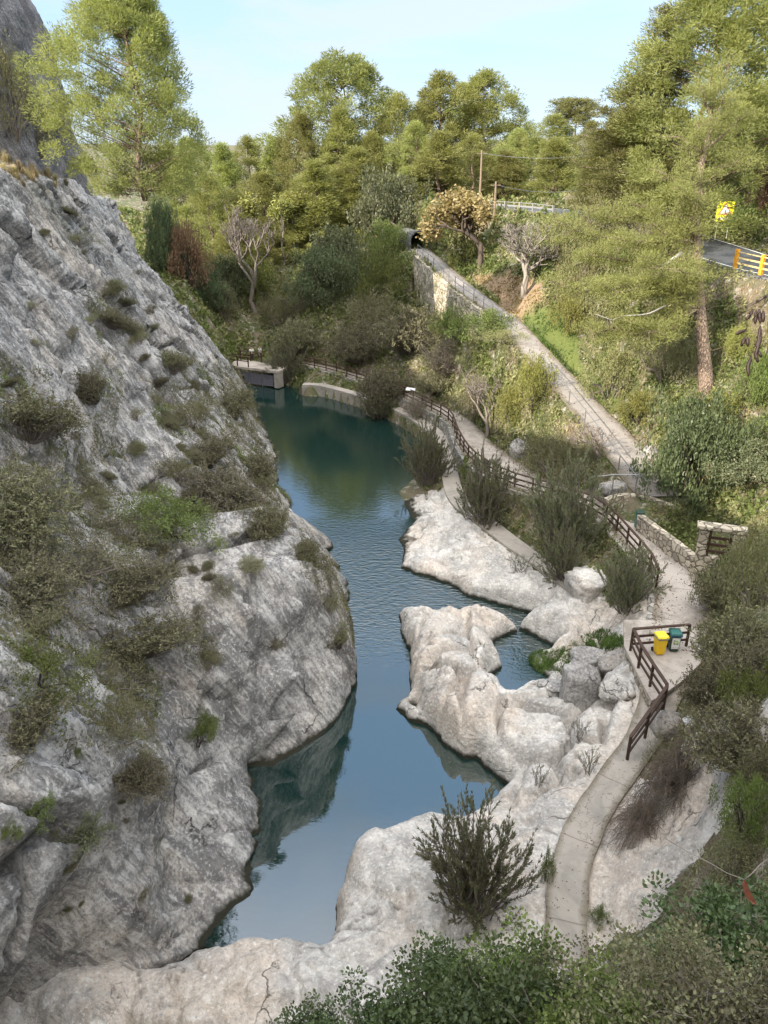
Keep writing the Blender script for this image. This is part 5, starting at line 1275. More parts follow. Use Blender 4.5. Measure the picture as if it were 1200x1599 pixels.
b3 = empty('litter_bin', atz(997, 824, 3.5)); mb = MB(); mb.box((0, 0, .45), (.36, .36, .9), b=.03, taper=1.08); mb.build('body', M['teal'], b3); mb = MB(); mb.box((0, 0, .93), (.44, .44, .07), b=.02); mb.build('lid', M['darkgreen'], b3)
tag(b3, 'tall green litter bin standing at the near end of the low wall', 'bin')
b4 = empty('litter_bin', atz(761, 740, 2.4)); mb = MB(); mb.lathe([(.16, 0), (.2, .1), (.22, .75), (.24, .76), (.24, .82)], n=14); mb.build('body', M['darkgreen'], b4); mb = MB(); mb.lathe([(.25, .82), (.2, .88), (.05, .9)], n=14); mb.build('lid', M['rubber'], b4)
tag(b4, 'small dark litter bin by the railing where the path bends', 'bin')

# road sign ------------------------------------------------------------------------------------------
M['signyellow'] = plain('sign_yellow', (.80, .78, .03), .4, var=.03); M['signred'] = plain('sign_red', (.55, .16, .10), .5); M['signwhite'] = plain('sign_white', (.72, .70, .62), .5)
sp_ = atd(1133, 330, 55); zg = ground(sp_[0], sp_[1]); s_ = empty('road_sign', (sp_[0], sp_[1], zg), -.25)
zc = sp_[2] - zg; mb = MB(); mb.box((0, 0, zc), (1.15, .04, 1.35), b=.012); mb.build('board', M['signyellow'], s_)
mb = MB()
def tri(c, r, y, m, mb): mb.add([(c[0] + r * math.sin(a), y, c[1] + r * math.cos(a)) for a in (0, 2.0944, 4.18879)] + [(c[0] + r * math.sin(a), y + .01, c[1] + r * math.cos(a)) for a in (0, 2.0944, 4.18879)], [(0, 2, 1), (3, 4, 5), (0, 1, 4, 3), (1, 2, 5, 4), (2, 0, 3, 5)], m)
tri((0, zc + .06), .56, -.034, 0, mb); tri((0, zc + .06), .40, -.038, 1, mb); mb.box((0, -.042, zc - .02), (.07, .01, .26), m=2); mb.box((.05, -.042, zc - .1), (.18, .01, .06), m=2); mb.box((-.02, -.03, zc - .47), (.7, .012, .16), m=1)
mb.build('pictogram', [M['signred'], M['signwhite'], M['ink']], s_)
for x in (-.38, .38):
    mb = MB(); mb.tube([(x, .05, -.3), (x, .05, zc + .5)], .035, 8); mb.build('post', M['signwhite'], s_)
tag(s_, 'yellow rectangular road sign with a red warning triangle on two pale posts', 'road sign')
# utility poles and wires
def pole(px, yt, D, label, h0=None, arm=False):
    t = atd(px, yt, D); zb = ground(t[0], t[1]); r = empty('utility_pole', (t[0], t[1], zb)); h = t[2] - zb; mb = MB(); mb.tube([(0, 0, -.4), (.02, 0, h * .5), (.0, 0, h)], [.13, .115, .095], 9); mb.build('pole', M['oldwood'], r)
    mb = MB(); mb.box((0, 0, h - .35), (1.1, .1, .1), rz=.3); mb.build('crossarm', M['oldwood'], r); tag(r, label, 'utility pole'); return t
p1 = pole(753, 234, 88, 'taller wooden utility pole in front of the shaded pines')
p2 = pole(775, 283, 78, 'shorter wooden utility pole rising behind the golden autumn tree')
def wire(a, b, label, sag=.8):
    mb = MB(); P_ = [a + (b - a) * t - np.array([0, 0, sag * 4 * t * (1 - t)]) for t in np.linspace(0, 1, 14)]; c0 = P_[0].copy(); mb.tube([q - c0 for q in P_], .02, 4)
    o_ = mb.build('overhead_wire', M['steel']); o_.location = tuple(c0); tag(o_, label, 'wire')
wire(p1 - np.array([0, 0, .3]), atd(960, 236, 80), 'upper overhead wire running right from the taller pole', .6)
wire(p2 - np.array([0, 0, .3]), atd(915, 295, 84), 'lower overhead wire running right from the shorter pole', .5)
# footbridge ------------------------------------------------------------------------------------------
A_, B_ = atz(368, 571, 1.95), atz(432, 582, 1.75); dv = B_ - A_; Lb = np.linalg.norm(dv[:2]); br_ = empty('footbridge', A_, math.atan2(dv[1], dv[0]))
mb = MB(); mb.box((Lb / 2 - .6, 1.3, -.14), (Lb + 1.6, 2.7, .28), b=.03); mb.build('deck', M['rock_deck'] if 'rock_deck' in M else M['concrete'], br_)
mb = MB(); mb.box((.3, .25, -1.0), (.35, .3, 1.7)); mb.build('pier', M['concrete_old'], br_); mb = MB(); mb.box((Lb - .1, .5, -1.0), (.5, 1.0, 1.7)); mb.build('pier', M['concrete_old'], br_)
M['sluice'] = plain('sluice_boards', (.16, .155, .19), .6, var=.2); mb = MB()
for k in range(6): mb.box((Lb * .52, .28, -1.72 + k * .2), (Lb * .72, .07, .17))
mb.build('sluice_gate', M['sluice'], br_); mb = MB()
for x in (Lb * .3, Lb * .62): mb.box((x, .2, -1.0), (.1, .1, 1.8))
mb.build('gate_guides', M['steel'], br_)
for y in (.1, 2.5):
    for x in (-1.1, .2, 1.6): 
        mb = MB(); mb.box((x, y, .5), (.1, .1, 1.05)); mb.build('post', M['wood'], br_)
    mb = MB(); mb.bar((-1.4, y, 1.02), (1.7, y, 1.02), .12, .06); mb.bar((-1.4, y, .6), (1.7, y, .6), .05, .09); mb.build('rail', M['wood'], br_)
tag(br_, 'small concrete footbridge with brown posts over a dark sluice gate', 'footbridge')
pw_ = np.array([np.append(atd(a, b, 90), 0) for a, b in [(372, 562), (398, 561), (425, 557)]])
wall_along('stone_wall', dense(catmull(pw_, 5), 2), -1, 0, .7, 1.8, .4, M['masonry_grey'], 'short stone wall behind the footbridge', 'wall')
st_ = atd(382, 548, 95); so = empty('stone_steps', (st_[0], st_[1], st_[2] - .8)); mb = MB()
for k in range(5): mb.box((0, k * .4, .15 + k * .25), (3.4, .42, .26), b=.02)
mb.build('steps', M['masonry'], so); tag(so, 'flight of pale stone steps behind the footbridge', 'steps')
# tunnel mouth
tp_ = UPw[0]; td = UPw[0, :2] - UPw[4, :2]; td /= np.linalg.norm(td); tn = empty('tunnel_mouth', (tp_[0], tp_[1], tp_[2]), math.atan2(td[1], td[0]) - math.pi / 2); mb = MB()
prof = [(-.95, -.3)] + [(-.95 * math.cos(a), .85 + .95 * math.sin(a)) for a in np.linspace(0, math.pi, 12)] + [(.95, -.3)]
V = [(x, y, z) for y in (0, 7.0) for x, z in prof]; n_ = len(prof); mb.add(V, [(i, i + 1, i + 1 + n_, i + n_) for i in range(n_ - 1)] + [tuple(range(n_, 2 * n_))]); mb.build('lining', M['masonry_dark'], tn)
mb = MB(); outp = [(x * 1.16, -.3 if z < 0 else z * 1.08) for x, z in prof]; V = [(x, -.05, z) for x, z in prof] + [(x, -.05, z) for x, z in outp] + [(x, .6, z) for x, z in outp]
mb.add(V, [(i, i + 1, i + 1 + n_, i + n_) for i in range(n_ - 1)] + [(i + n_, i + 1 + n_, i + 1 + 2 * n_, i + 2 * n_) for i in range(n_ - 1)]); mb.build('portal', M['masonry_dark'], tn)
tag(tn, 'dark arched tunnel mouth at the top of the upper path', 'tunnel')
# boulders -------------------------------------------------------------------------------------------
def boulder(px, py, wpx, label, mat='boulder', sq=(1, .85, .8), seed=0, z=None, group=None):
    h_ = hit(px, py + wpx * .25, 't'); 
    if h_ is None: return
    p_, nn, D = h_; R_ = wpx * D / 1200 / 2; bm_ = MB(); nu, nv = 40, 26
    A, B = np.meshgrid(np.linspace(0, 2 * np.pi, nu), np.linspace(-np.pi / 2, np.pi / 2, nv), indexing='ij'); A, B = A.ravel(), B.ravel()
    U = np.stack([np.cos(B) * np.cos(A), np.cos(B) * np.sin(A), np.sin(B)], 1); sgn = np.sign(U) * np.abs(U) ** .82
    k = 1 + .42 * fbm(U * .9 + seed * 7.3, 4) + .16 * ridged(U * 1.6 + seed, 4) - .12
    rs = np.random.default_rng(seed + 50)
    for pl in unit(rs, 9): k = np.minimum(k, (.62 + .25 * rs.random()) / np.maximum(.05, U @ pl))   # broken faces
    k = k * (1 + .03 * fbm(U * 7 + seed, 3)) * 1.15
    Vb = sgn * k[:, None] * np.array(sq) * R_
    o_ = obj('boulder', npmesh('boulder', Vb, grid_faces(nu, nv), [M[mat]]), loc=tuple(p_ + np.array([0, 0, R_ * sq[2] * .12]))); o_.rotation_euler = (0, 0, seed); tag(o_, label, 'boulder', group)
for a in [(900, 1068, 66, 'large dark grey boulder at the end of the inner pool', 'boulder', (1, .9, 1.15), 1), (925, 1022, 50, 'rounded grey boulder above the green grass bank', 'boulder', (1, .9, .8), 2), (962, 1024, 46, 'grey boulder beside the bin platform wall', 'boulder', (1, .9, .8), 3),
          (968, 1062, 52, 'pinkish block below the bin platform wall', 'rock', (1, .9, .8), 4), (930, 1000, 26, 'small pale stone half buried in the green grass', 'rock', (1, .8, .6), 5), (870, 1062, 44, 'flat grey slab at the edge of the inner pool', 'boulder', (1, .6, .35), 6),
          (940, 1110, 60, 'cream coloured block under the platform wall, nearest the oleander seedlings', 'rock', (1, .9, .6), 7), (920, 905, 66, 'rough pale rock beside the concrete ledge below the railing', 'rock', (1, .9, .7), 8), (876, 930, 14, 'little white stone at the end of the concrete ledge', 'rock', (1, .9, .8), 9),
          (978, 268, 46, 'pale pointed rock outcrop beside the far road bend', 'rock', (.8, .8, 1.0), 10), (1015, 700, 44, 'pale rubble rock on the bank above the ramp', 'boulder', (1, .8, .5), 11), (815, 700, 40, 'pale rock face on the mound left of the dark scrub', 'boulder', (.8, .8, .8), 12), (962, 752, 44, 'whitish rock beneath the end of the ramp', 'boulder', (1, .8, .45), 13), (1035, 1125, 60, 'grey rock under the descending railing', 'boulder', (.8, .8, 1.0), 14),
          (648, 233 + 600, 22, 'small rock at the waterline below the pool narrows', 'rock', (1, .8, .5), 15), (520, 852, 66, 'low pale rock sticking out from the left bank into the riffle', 'rock', (1, 1.1, .5), 16), (496, 860, 60, 'rock joining the left bank to the low pale rock', 'boulder', (1, 1.1, .7), 17)]:
    boulder(*a[:3], a[3], a[4], a[5], a[6])
# dead branches on the cliff
def branch(pts, r0, label, which='c', lift=.25):
    P_ = []
    for a, b in pts:
        h_ = hit(a, b, which); P_.append(h_[0] + h_[1] * lift if h_ is not None else atd(a, b, 26))
    c0 = P_[0].copy(); q = catmull(np.array(P_) - c0, 4); mb = MB(); mb.tube(q, np.linspace(r0, r0 * .25, len(q)), 6)
    rr = np.random.default_rng(int(r0 * 1e4) + int(pts[0][0]))
    for k in range(2, len(q) - 1, 2): mb.tube(bend(q[k], q[k] + unit(rr, 1)[0] * .8, rr, 2, 0, .08), [r0 * .4, r0 * .25, r0 * .1], 4, cap=False)
    o_ = mb.build('dead_branch', M['deadwood'], None, True); o_.location = tuple(c0); tag(o_, label, 'branch')
branch([(28, 808), (70, 800), (120, 796), (168, 800)], .06, 'longest bleached dead branch lying level across the left scrub', lift=.6)
branch([(48, 825), (64, 840), (80, 852)], .07, 'short thick dead branch stub below the longest one', lift=.5)
branch([(98, 858), (130, 880), (158, 912)], .07, 'dead branch sloping down right through the cliff scrub', lift=.5)
branch([(20, 712), (50, 722), (95, 735)], .04, 'thin dead branch at the upper left of the scrub', lift=.6)
# yellow flower sprig
o_ = obj('flower_sprig', leafmesh('flower_sprig', np.random.default_rng(3).normal(size=(90, 3)) * .12, unit(np.random.default_rng(4), 90), .09, .06, M['signyellow'], np.random.default_rng(5)))
h_ = hit(54, 985, 'c'); o_.location = tuple(h_[0] + h_[1] * .9); tag(o_, 'sprig of yellow flowers on the dark green cliff bush', 'flower')
# litter sheet
h_ = hit(1073, 1145, 't'); mb = MB(); mb.add([(-.2, -.14, 0), (.2, -.12, .03), (.22, .16, .02), (.02, .2, .07), (-.18, .15, .0), (-.2, -.14, -.01), (.2, -.12, .02), (.22, .16, .01), (.02, .2, .06), (-.18, .15, -.01)], [(0, 1, 2, 3, 4), (9, 8, 7, 6, 5)])
o_ = mb.build('paper_sheet', M['paper']); o_.location = tuple(h_[0] + np.array([0, 0, .45])); o_.rotation_euler = (.5, .1, .4); tag(o_, 'crumpled white sheet caught in the scrub beside the descending railing', 'litter')
mb = MB(); mb.box((0, 0, 0), (.9, .08, .3)); o_ = mb.build('notice_board', M['paper']); q = edge(LPw, 30, 40, 1); o_.location = (q[5, 0], q[5, 1], q[5, 2] + 1.0); o_.rotation_euler = (-.7, 0, -.5); tag(o_, 'small white notice panel on the far railing', 'sign')
# people at the head of the pool
def person(px, py, D, label, shirt, trousers, facing=0.0, seed=0):
    base = atd(px, py, D); base[2] = max(1.05, ground(base[0], base[1]) - .0); r = empty('person', base, facing)
    def skin(name, pts, edges, radii, mat):
        me = bpy.data.meshes.new(name); me.from_pydata(pts, edges, []); me.materials.append(mat); o2 = obj(name, me, r)
        md = o2.modifiers.new('skin', 'SKIN'); sk = me.skin_vertices[0].data if me.skin_vertices else None
        if not me.skin_vertices:
            bm = __import__('bmesh').new(); bm.from_mesh(me); bm.verts.layers.skin.verify(); bm.to_mesh(me); bm.free()
        for v, rd in zip(me.skin_vertices[0].data, radii): v.radius = (rd, rd)
        me.skin_vertices[0].data[0].use_root = True; o2.modifiers.new('sub', 'SUBSURF').levels = 2; o2.modifiers['sub'].render_levels = 2; return o2
    pts = [(0, 0, .95), (0, 0, 1.2), (0, 0, 1.4), (0, -.01, 1.5), (0, -.03, 1.6), (0, -.02, 1.7), (.19, 0, 1.40), (.25, -.03, 1.12), (.24, -.16, .93), (-.19, 0, 1.40), (-.25, .0, 1.12), (-.25, -.08, .88), (.1, 0, .88), (.11, -.02, .48), (.12, 0, .06), (.12, -.14, .04), (-.1, 0, .88), (-.11, .03, .48), (-.13, .06, .06), (-.13, -.08, .04)]
    ed = [(0, 1), (1, 2), (2, 3), (3, 4), (4, 5), (2, 6), (6, 7), (7, 8), (2, 9), (9, 10), (10, 11), (0, 12), (12, 13), (13, 14), (14, 15), (0, 16), (16, 17), (17, 18), (18, 19)]
    rd = [.13, .13, .14, .055, .085, .07, .055, .042, .032, .055, .042, .032, .085, .06, .042, .035, .085, .06, .042, .035]
    skin('body', pts, ed, rd, M['skin'])
    skin('shirt', [(0, 0, .92), (0, 0, 1.2), (0, 0, 1.42), (.2, 0, 1.41), (.255, -.03, 1.14), (-.2, 0, 1.41), (-.255, 0, 1.14)], [(0, 1), (1, 2), (2, 3), (3, 4), (2, 5), (5, 6)], [.15, .145, .15, .07, .06, .07, .06], shirt)
    skin('trousers', [(0, 0, .93), (.1, 0, .86), (.11, -.02, .48), (.12, 0, .12), (-.1, 0, .86), (-.11, .03, .48), (-.13, .06, .12)], [(0, 1), (1, 2), (2, 3), (0, 4), (4, 5), (5, 6)], [.14, .1, .075, .065, .1, .075, .065], trousers)
    skin('hair', [(0, .01, 1.66), (0, 0, 1.74)], [(0, 1)], [.09, .06], M['hair'])
    return tag(r, label, 'person')
M['skin'] = plain('skin', (.45, .28, .2), .6); M['hair'] = plain('dark_hair', (.03, .02, .015), .7); M['shirtw'] = plain('white_shirt', (.78, .78, .76), .8); M['trousd'] = plain('dark_trousers', (.03, .035, .05), .8); M['shirtp'] = plain('pale_shirt', (.6, .62, .64), .8); M['trousg'] = plain('grey_trousers', (.3, .31, .33), .8)
person(394, 564.5, 87.5, 'person in a white top and dark trousers standing behind the footbridge', M['shirtw'], M['trousd'], .4)
person(407, 563.5, 87.5, 'person in pale grey clothes at the right end of the footbridge', M['shirtp'], M['trousg'], -.6)
# ================================================================== FOREGROUND VINES AND HANGING PODS
def vine_kit(seed, n=2600, R=1.0, flat=.6, leaf=.085, mat='vine', stems=46):
    r = np.random.default_rng(seed); tb = MB()
    C = np.stack([r.normal(size=70) * .42, r.normal(size=70) * .42, np.abs(r.normal(size=70)) * .30], 1) * R
    P, D, cr = clumps(C, np.full(70, .26 * R), n // 70, r, .8, .35, .2)
    for i in range(stems):
        a = C[r.integers(70)] * .6 - np.array([0, 0, .15 * R]); b = a + unit(r, 1)[0] * np.array([1, 1, .8]) * R * (.4 + .5 * r.random()) + np.array([0, 0, .25 * R]); tb.tube(bend(a, b, r, 5, -.12, .05), [.007, .006, .005, .004, .003, .002], 4, cap=False)
    # heart-like leaves: two rhombs folded on the midrib
    n_ = len(P); D = D / np.linalg.norm(D, axis=1)[:, None]; q = r.normal(size=(n_, 3)) + np.array([0, 0, .9]); S_ = np.cross(D, q); S_ /= np.linalg.norm(S_, axis=1)[:, None]; U = np.cross(S_, D)
    L = (leaf * (.55 + .8 * r.random(n_)))[:, None]; W = L * .36
    V = np.stack([P, P + D * L * .3 + S_ * W + U * L * .10, P + D * L * .72 + S_ * W * .62 + U * L * .06, P + D * L, P + D * L * .72 - S_ * W * .62 + U * L * .06, P + D * L * .3 - S_ * W + U * L * .10], 1).reshape(-1, 3)
    b6 = np.arange(n_) * 6; F = np.concatenate([np.stack([b6, b6 + 1, b6 + 2, b6 + 3], 1), np.stack([b6, b6 + 3, b6 + 4, b6 + 5], 1)])
    rn = np.clip(.15 + .45 * cr + .45 * r.random(n_), 0, 1)
    return [('stems', tb.mesh('stems', M['twig'], True)), ('foliage', npmesh('foliage', V, F, [M[mat]], smoothed=False, rnd=np.concatenate([rn, rn])))]
VN = [vine_kit(201, 7600, leaf=.066), vine_kit(202, 7600, leaf=.062), vine_kit(203, 7600, mat='green', leaf=.06), vine_kit(204, 8000, leaf=.045, mat='scrub', stems=110)]
VG = 'vines and scrub at the foot of the view point'
for k, px, py, D, w_, lb in [
 (0, 500, 1640, 8.2, .55, 'low trailing vine at the bottom centre over the pale rock'), (1, 590, 1625, 8.0, .6, 'leafy vine mass just left of the bottom oleander'), (0, 730, 1555, 8.6, .75, 'leafy vine mass at the foot of the big dark oleander'),
 (2, 820, 1550, 8.4, .75, 'yellowish vine mass beside the end of the footpath'), (1, 680, 1620, 7.6, .75, 'dense vine mass in the middle of the bottom edge'), (0, 800, 1630, 7.3, .8, 'dense vine mass under the end of the footpath'),
 (3, 940, 1580, 7.9, .75, 'grey-green scrub right of the footpath end'), (2, 930, 1640, 7.0, .75, 'bright leafy clump at the bottom edge right of centre'), (3, 1060, 1570, 8.2, .9, 'grey-green scrub in the lower right corner, upper part'), (3, 1150, 1620, 7.0, .95, 'grey-green scrub in the bottom right corner'),
 (0, 1170, 1500, 9.3, .95, 'dark leafy clump at the right edge above the corner'), (3, 1050, 1640, 7.0, .9, 'twiggy scrub on the bottom edge left of the corner')]:
    q = atd(px, py, D); put('vine_bush', VN[k], q - np.array([0, 0, .2]), (w_, w_, w_ * 1.0), random.random() * 6.28, lb, 'bush', VG)
# dry twigs crossing the lower right corner
# bush over the right edge with carob pods hanging from it
rt = empty('pod_branch', atd(1290, 420, 4.6)); c0 = atd(1290, 420, 4.6); rr = np.random.default_rng(8)
mb = MB(); main = bend(np.zeros(3), atd(1165, 480, 4.6) - c0, rr, 6, -.05, .03); mb.tube(main, np.linspace(.02, .006, 7), 6)
subs = []
for a, b in [(1195, 560), (1175, 500), (1200, 520), (1192, 470)]:
    q = bend(main[4], atd(a, b, 4.6) - c0, rr, 4, -.05, .03); mb.tube(q, [.006, .005, .004, .003, .003], 5); subs.append(q)
mb.build('branch', M['darkbark'], rt, True)
M['pod'] = plain('dark_pods', (.030, .016, .012), .5, var=.3)
def pod(a, b, d=4.6, w=.011):
    A = atd(*a, d) - c0; B = atd(*b, d) - c0; mb = MB(); q = bend(A, B, rr, 5, .04, .02); mb.tube(q, [w * .3, w * .9, w, w, w * .9, w * .3], 6); mb.build('pod', M['pod'], rt, True)
for a, b in [((1176, 482), (1166, 500)), ((1182, 484), (1180, 506)), ((1186, 482), (1188, 505)), ((1193, 485), (1192, 503)), ((1166, 514), (1149, 521)), ((1164, 526), (1158, 541)), ((1168, 526), (1169, 541)), ((1188, 508), (1183, 545)), ((1190, 520), (1180, 560)), ((1186, 548), (1190, 558)), ((1173, 556), (1169, 588)), ((1181, 552), (1184, 566))]: pod(a, b)
tag(rt, 'dark pods dangling from a thin branch at the right edge, close to the viewer', 'branch')
lf = empty('dead_leaf', atd(1165, 1392, 5.0)); c1 = atd(1165, 1392, 5.0); mb = MB(); pts = [atd(a, b, d_) - c1 for a, b, d_ in [(1163, 1374, 5.0), (1168, 1380, 5.02), (1169, 1390, 5.05), (1173, 1400, 5.03), (1183, 1413, 4.98), (1176, 1412, 4.98), (1167, 1403, 5.0), (1162, 1393, 4.97), (1160, 1383, 4.97)]]
mb.add(list(pts) + [p_ + np.array([0, .006, .0]) for p_ in pts], [tuple(range(9))[::-1], tuple(range(9, 18))] + [(i, (i + 1) % 9, (i + 1) % 9 + 9, i + 9) for i in range(9)]); M['redleaf'] = plain('red_leaf', (.13, .045, .025), .7, var=.4, scale=30); mb.build('blade', M['redleaf'], lf)
mb = MB(); mb.tube(bend(atd(1163, 1374, 5.0) - c1, atd(1215, 1330, 5.0) - c1, rr, 4, .05, .03), .004, 5); mb.tube(bend(atd(1163, 1374, 5.0) - c1, atd(1040, 1310, 5.2) - c1, rr, 5, .03, .01), [.003] * 6, 5); mb.build('twig', M['twig'], lf, True)
tag(lf, 'reddish dead leaf hanging on a bare twig in the lower right', 'leaf')
# ================================================================== COUNTLESS COVER (grass, litter, undergrowth) on the visible slopes
def scatter(name, mask_fn, dens, size, mat, kind='stuff', seed=0, upright=.5, hmax=.5, aspect=.4, src=(TV, TF), dmax=140, grow=True, xr=(-60, 1260)):
    r = np.random.default_rng(seed); V, F = src
    c = V[F].mean(1); X, Y, Dp = project(c); k = (Dp > 3) & (Dp < dmax) & (X > xr[0]) & (X < xr[1]) & (Y > -60) & (Y < 1660); k[k] &= mask_fn(c[k], X[k], Y[k], Dp[k])
    f = F[k]; q = V[f]; ar = .5 * (np.linalg.norm(np.cross(q[:, 1] - q[:, 0], q[:, 2] - q[:, 0]), axis=1) + np.linalg.norm(np.cross(q[:, 2] - q[:, 0], q[:, 3] - q[:, 0]), axis=1))
    dd = Dp[k]; sc_ = np.maximum(1, dd / 45) if grow else np.ones(len(dd)); cl = np.clip(.5 + 1.6 * fbm(c[k] * .55 + seed, 3), 0, 1.6)
    n = r.poisson(ar * dens * cl / sc_ ** 2); i = np.repeat(np.arange(len(n)), n); u, v = r.random(len(i))[:, None], r.random(len(i))[:, None]
    q = q[i]; P = (q[:, 0] * (1 - u) + q[:, 1] * u) * (1 - v) + (q[:, 3] * (1 - u) + q[:, 2] * u) * v
    hgt = hmax * r.random(len(i)) ** 1.5 * np.clip(cl[i], .2, 1.3) * sc_[i] ** .5; P[:, 2] += hgt
    D = r.normal(size=P.shape); D[:, 2] += upright * 2
    L = size * (.6 + .8 * r.random(len(P))) * sc_[i]; rn = np.clip(.5 + .9 * fbm(P * .8, 2) + .3 * (r.random(len(P)) - .5), 0, 1)
    print(name, len(P)); o_ = obj(name, leafmesh(name, P, D, L, L * aspect, M[mat], r, rn)); return tag(o_, kind=kind)
def far_from_paths(c):
    m = np.ones(len(c), bool)
    for pth in (LPw, UPw, ROAD, LEDGE2, LEDGE1):
        best = np.full(len(c), 1e9)
        for i in range(0, len(pth) - 1):
            d, t = seg_dist(c[:, :2], pth[i, :2], pth[i + 1, :2]); best = np.minimum(best, d - pth[i, 3] / 2)
        m &= best > .12
    return m
lit_f = litter[TF].mean(1); lawn_f = lawn[TF].mean(1); key = {tuple(np.round(q, 4)): i for i, q in enumerate(TV[TF].mean(1)[::1])} if False else None
def inpoly(X, Y, poly): return poly_sd(np.stack([X, Y], 1), np.array(poly, float)) < 0
LIT = [(735,430),(800,430),(850,440),(845,475),(815,505),(790,490)]; LAWN = [(815,500),(850,480),(900,500),(905,560),(960,620),(930,640),(880,580),(840,535)]
nonrock = ~fr
def hill(c, X, Y, Dp): return (c[:, 2] > .25) & far_from_paths(c) & (rockpoly_sd(c) + 1.5 * fbm(np.column_stack([c[:, :2], 0 * c[:, 0]]) * .55, 4) > .5) & ~inpoly(X, Y, LIT) & ~inpoly(X, Y, LAWN)
def rockpoly_sd(c): return poly_sd(c[:, :2], rock_poly)
scatter('undergrowth', lambda c, X, Y, D: hill(c, X, Y, D) & (D > 30), 130, .22, 'olive', seed=1, hmax=.55, xr=(-60, 1700))
scatter('ivy_cover', lambda c, X, Y, D: hill(c, X, Y, D) & (D > 30) & (fbm(c * .16 + 3, 3) > -.15), 120, .20, 'green', seed=2, hmax=.6, aspect=.6)
scatter('dry_grass', lambda c, X, Y, D: hill(c, X, Y, D) & (D > 26) & (X > 780) & (fbm(c * .2 + 9, 3) > .0), 60, .26, 'straw', seed=3, hmax=.2, aspect=.14, upright=1.2)
scatter('near_scrub', lambda c, X, Y, D: hill(c, X, Y, D) & (D <= 30) & (D > 8.5), 330, .085, 'scrub', seed=4, hmax=.4, aspect=.35, grow=False, xr=(200, 2300))
scatter('bank_grass', lambda c, X, Y, D: inpoly(X, Y, LAWN) & far_from_paths(c), 160, .30, 'grass', seed=5, hmax=.2, aspect=.16, upright=1.0)
scatter('leaf_litter', lambda c, X, Y, D: inpoly(X, Y, LIT) & far_from_paths(c), 120, .17, 'autumn', seed=6, hmax=.08, upright=.1, aspect=.6)
GR = [(800,1035),(830,1020),(880,1012),(905,995),(940,985),(985,1000),(982,1012),(930,1022),(905,1035),(880,1052),(840,1052)]
scatter('pool_grass', lambda c, X, Y, D: inpoly(X, Y, GR) & (c[:, 2] > -.1), 900, .26, 'grass', seed=7, hmax=.22, aspect=.10, upright=.9, grow=False)
scatter('cliff_grass', lambda c, X, Y, D: (mi[np.arange(len(CF))][kidx] == 1) if False else (c[:, 2] > 15) , 0.001, .3, 'straw', seed=8) if False else None
topf = mi == 1
scatter('crest_grass', lambda c, X, Y, D: np.ones(len(c), bool), 130, .34, 'straw', seed=9, hmax=.22, aspect=.09, upright=1.3, src=(CLIFF_V, CLIFF_F[topf]), dmax=75)

CP = [[(0,560),(70,590),(112,690),(130,765),(330,770),(330,840),(275,860),(280,960),(255,1060),(235,1150),(185,1200),(90,1160),(0,1150)], [(225,610),(330,560),(385,590),(430,700),(440,800),(400,825),(330,745),(250,745)], [(138,560),(182,560),(195,720),(150,720)], [(470,850),(550,930),(548,1000),(520,960),(480,900)], [(280,980),(345,1000),(345,1060),(300,1050)], [(140,440),(200,470),(210,540),(150,520)]]
def cmask(thr, sd_):
    def f(c, X, Y, D):
        m = np.zeros(len(c), bool)
        for q in CP: m |= poly_sd(np.stack([X, Y], 1), np.array(q, float)) + 40 * fbm(c * .5 + 3, 3) < 0
        return m & (fbm(c * .42 + sd_, 4) > thr)
    return f
cl_src = (CLIFF_V, CLIFF_F[mi == 0])
scatter('cliff_scrub', cmask(-.12, 11), 330, .11, 'scrub', seed=21, hmax=.42, aspect=.30, src=cl_src, dmax=90, upright=.4)
scatter('cliff_dry_stems', cmask(-.2, 31), 210, .26, 'olive', seed=22, hmax=.40, aspect=.045, src=cl_src, dmax=90, upright=.7)
scatter('cliff_ivy', cmask(.16, 51), 260, .10, 'green', seed=23, hmax=.38, aspect=.55, src=cl_src, dmax=60, upright=.3)

# fallen leaves and grit drifted along the edges of the paths
def drift(name, path, n, seed, size):
    r = np.random.default_rng(seed); t = r.random(n) * (len(path) - 1.001); i = t.astype(int); f = (t - i)[:, None]; p_ = path[i] * (1 - f) + path[i + 1] * f; nn = frame2(path)[i]
    u = np.sign(r.random(n) - .5) * (1 - np.abs(r.normal(size=n)) * .22) * .5; u = np.where(r.random(n) < .3, r.random(n) - .5, u)
    P = np.column_stack([p_[:, :2] + nn * (u * p_[:, 3])[:, None], p_[:, 2] + .035]); D = r.normal(size=(n, 3)) * np.array([1, 1, .25])
    tag(obj(name, leafmesh(name, P, D, size * (.5 + r.random(n)), size * .55, M['russet'], r)), kind='stuff')
drift('fallen_leaves', LPw[60:150], 2600, 41, .085); drift('fallen_leaves', LPw[150:], 380, 42, .055); drift('fallen_leaves', UPw, 800, 43, .10)
# ================================================================== LIGHT, SKY, CAMERA
SUN_EL, SUN_AZ = math.radians(29), math.radians(236)      # azimuth clockwise from +Y : behind left
sdir = Vector((math.sin(SUN_AZ) * math.cos(SUN_EL), math.cos(SUN_AZ) * math.cos(SUN_EL), math.sin(SUN_EL)))
L = bpy.data.lights.new('sun', 'SUN'); L.energy = 2.8; L.angle = math.radians(.5); L.color = (1.0, .90, .76)
lo = bpy.data.objects.new('sun', L); col.objects.link(lo); lo.rotation_euler = sdir.to_track_quat('Z', 'Y').to_euler(); lo.location = (-40, -40, 80)
w = bpy.data.worlds.new('World'); scene.world = w; w.use_nodes = True; nt = w.node_tree; nt.nodes.clear(); g = N(nt)
sky = g.n('ShaderNodeTexSky', sky_type='NISHITA'); sky.sun_disc = False; sky.sun_elevation = SUN_EL; sky.sun_rotation = SUN_AZ
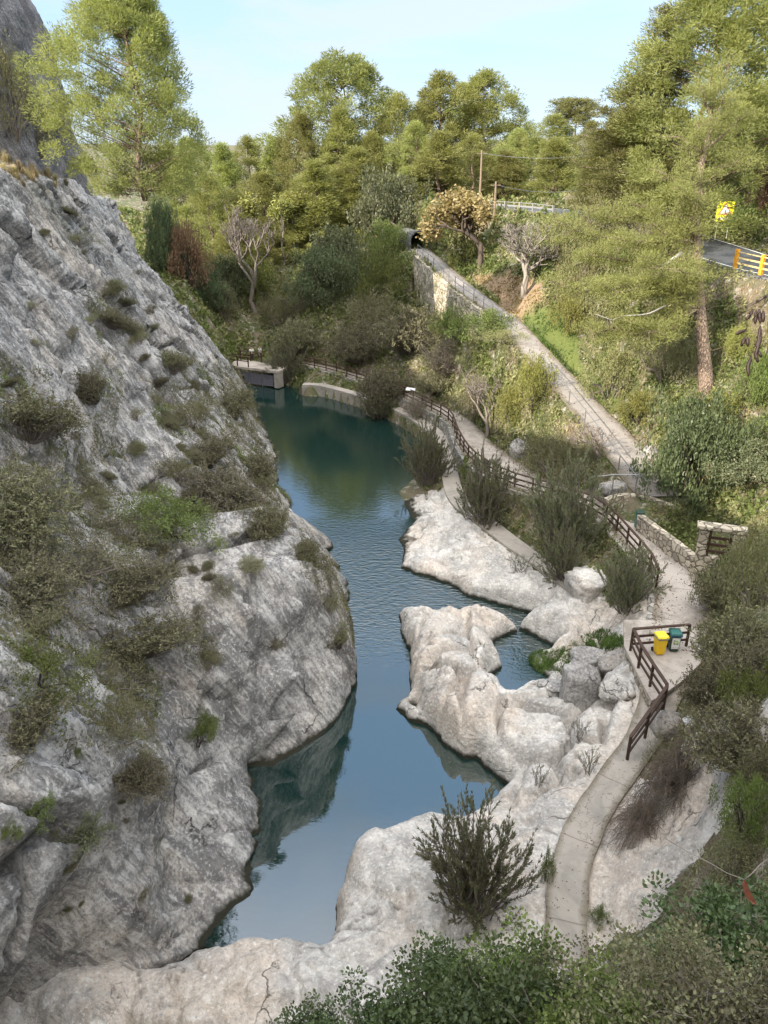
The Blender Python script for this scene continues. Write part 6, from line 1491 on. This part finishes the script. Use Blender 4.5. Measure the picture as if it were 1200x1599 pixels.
sky.air_density = 1.0; sky.dust_density = .6; sky.ozone_density = 1.6; sky.altitude = 200
tc = g.n('ShaderNodeTexCoord'); v = g.mapping(tc.outputs['Generated'], (1.2, 1.2, 4.5), (0.1, 0.15, .3))
cl = g.noise(v, 2.0, 7, .6, .5); sx = g.n('ShaderNodeSeparateXYZ'); g.l(tc.outputs['Generated'], sx.inputs[0])
c = g.mix(1.0, sky.outputs[0], (.56, .585, .63), 'MULTIPLY'); c = g.mix(.7, c, g.mix(g.ramp(sx.outputs[2], [(.0, 0), (.5, 1)]), (1.08, 1.36, 1.92), (1.55, 2.4, 3.6)))
c = g.mix(g.math('MULTIPLY', g.ramp(cl, [(.44, 0), (.60, 1)]), .65), c, (1.75, 1.92, 2.12))
# added unseen cloud veil overhead and behind the viewer, brightens the shade
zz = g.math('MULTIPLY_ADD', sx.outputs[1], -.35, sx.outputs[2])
fill_veil = g.math('MULTIPLY', g.ramp(zz, [(.46, 0), (.82, 1)]), g.ramp(g.noise(tc.outputs['Generated'], 2.5, 6), [(.3, .55), (.6, 1)]))
c = g.mix(fill_veil, c, (7.6, 7.35, 7.0))
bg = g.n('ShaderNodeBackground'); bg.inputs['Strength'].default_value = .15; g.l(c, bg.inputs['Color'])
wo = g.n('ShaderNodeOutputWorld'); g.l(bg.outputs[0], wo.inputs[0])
cam = bpy.data.cameras.new('camera'); co = bpy.data.objects.new('camera', cam); col.objects.link(co)
cam.sensor_fit = 'HORIZONTAL'; cam.sensor_width = 36; cam.lens = 36 * FPX / 1200; cam.clip_end = 3000; cam.clip_start = .05
co.location = (0, 0, CAMH); co.rotation_euler = (math.radians(90) - TH, 0, 0); scene.camera = co
scene.view_settings.view_transform = 'Standard'; scene.view_settings.look = 'None'; scene.view_settings.gamma = 1
scene.view_settings.exposure = 1.74
scene.cycles.max_bounces = 5; scene.cycles.diffuse_bounces = 3; scene.cycles.glossy_bounces = 3; scene.cycles.transmission_bounces = 2
scene.cycles.use_denoising = True; scene.cycles.caustics_reflective = False; scene.cycles.caustics_refractive = False
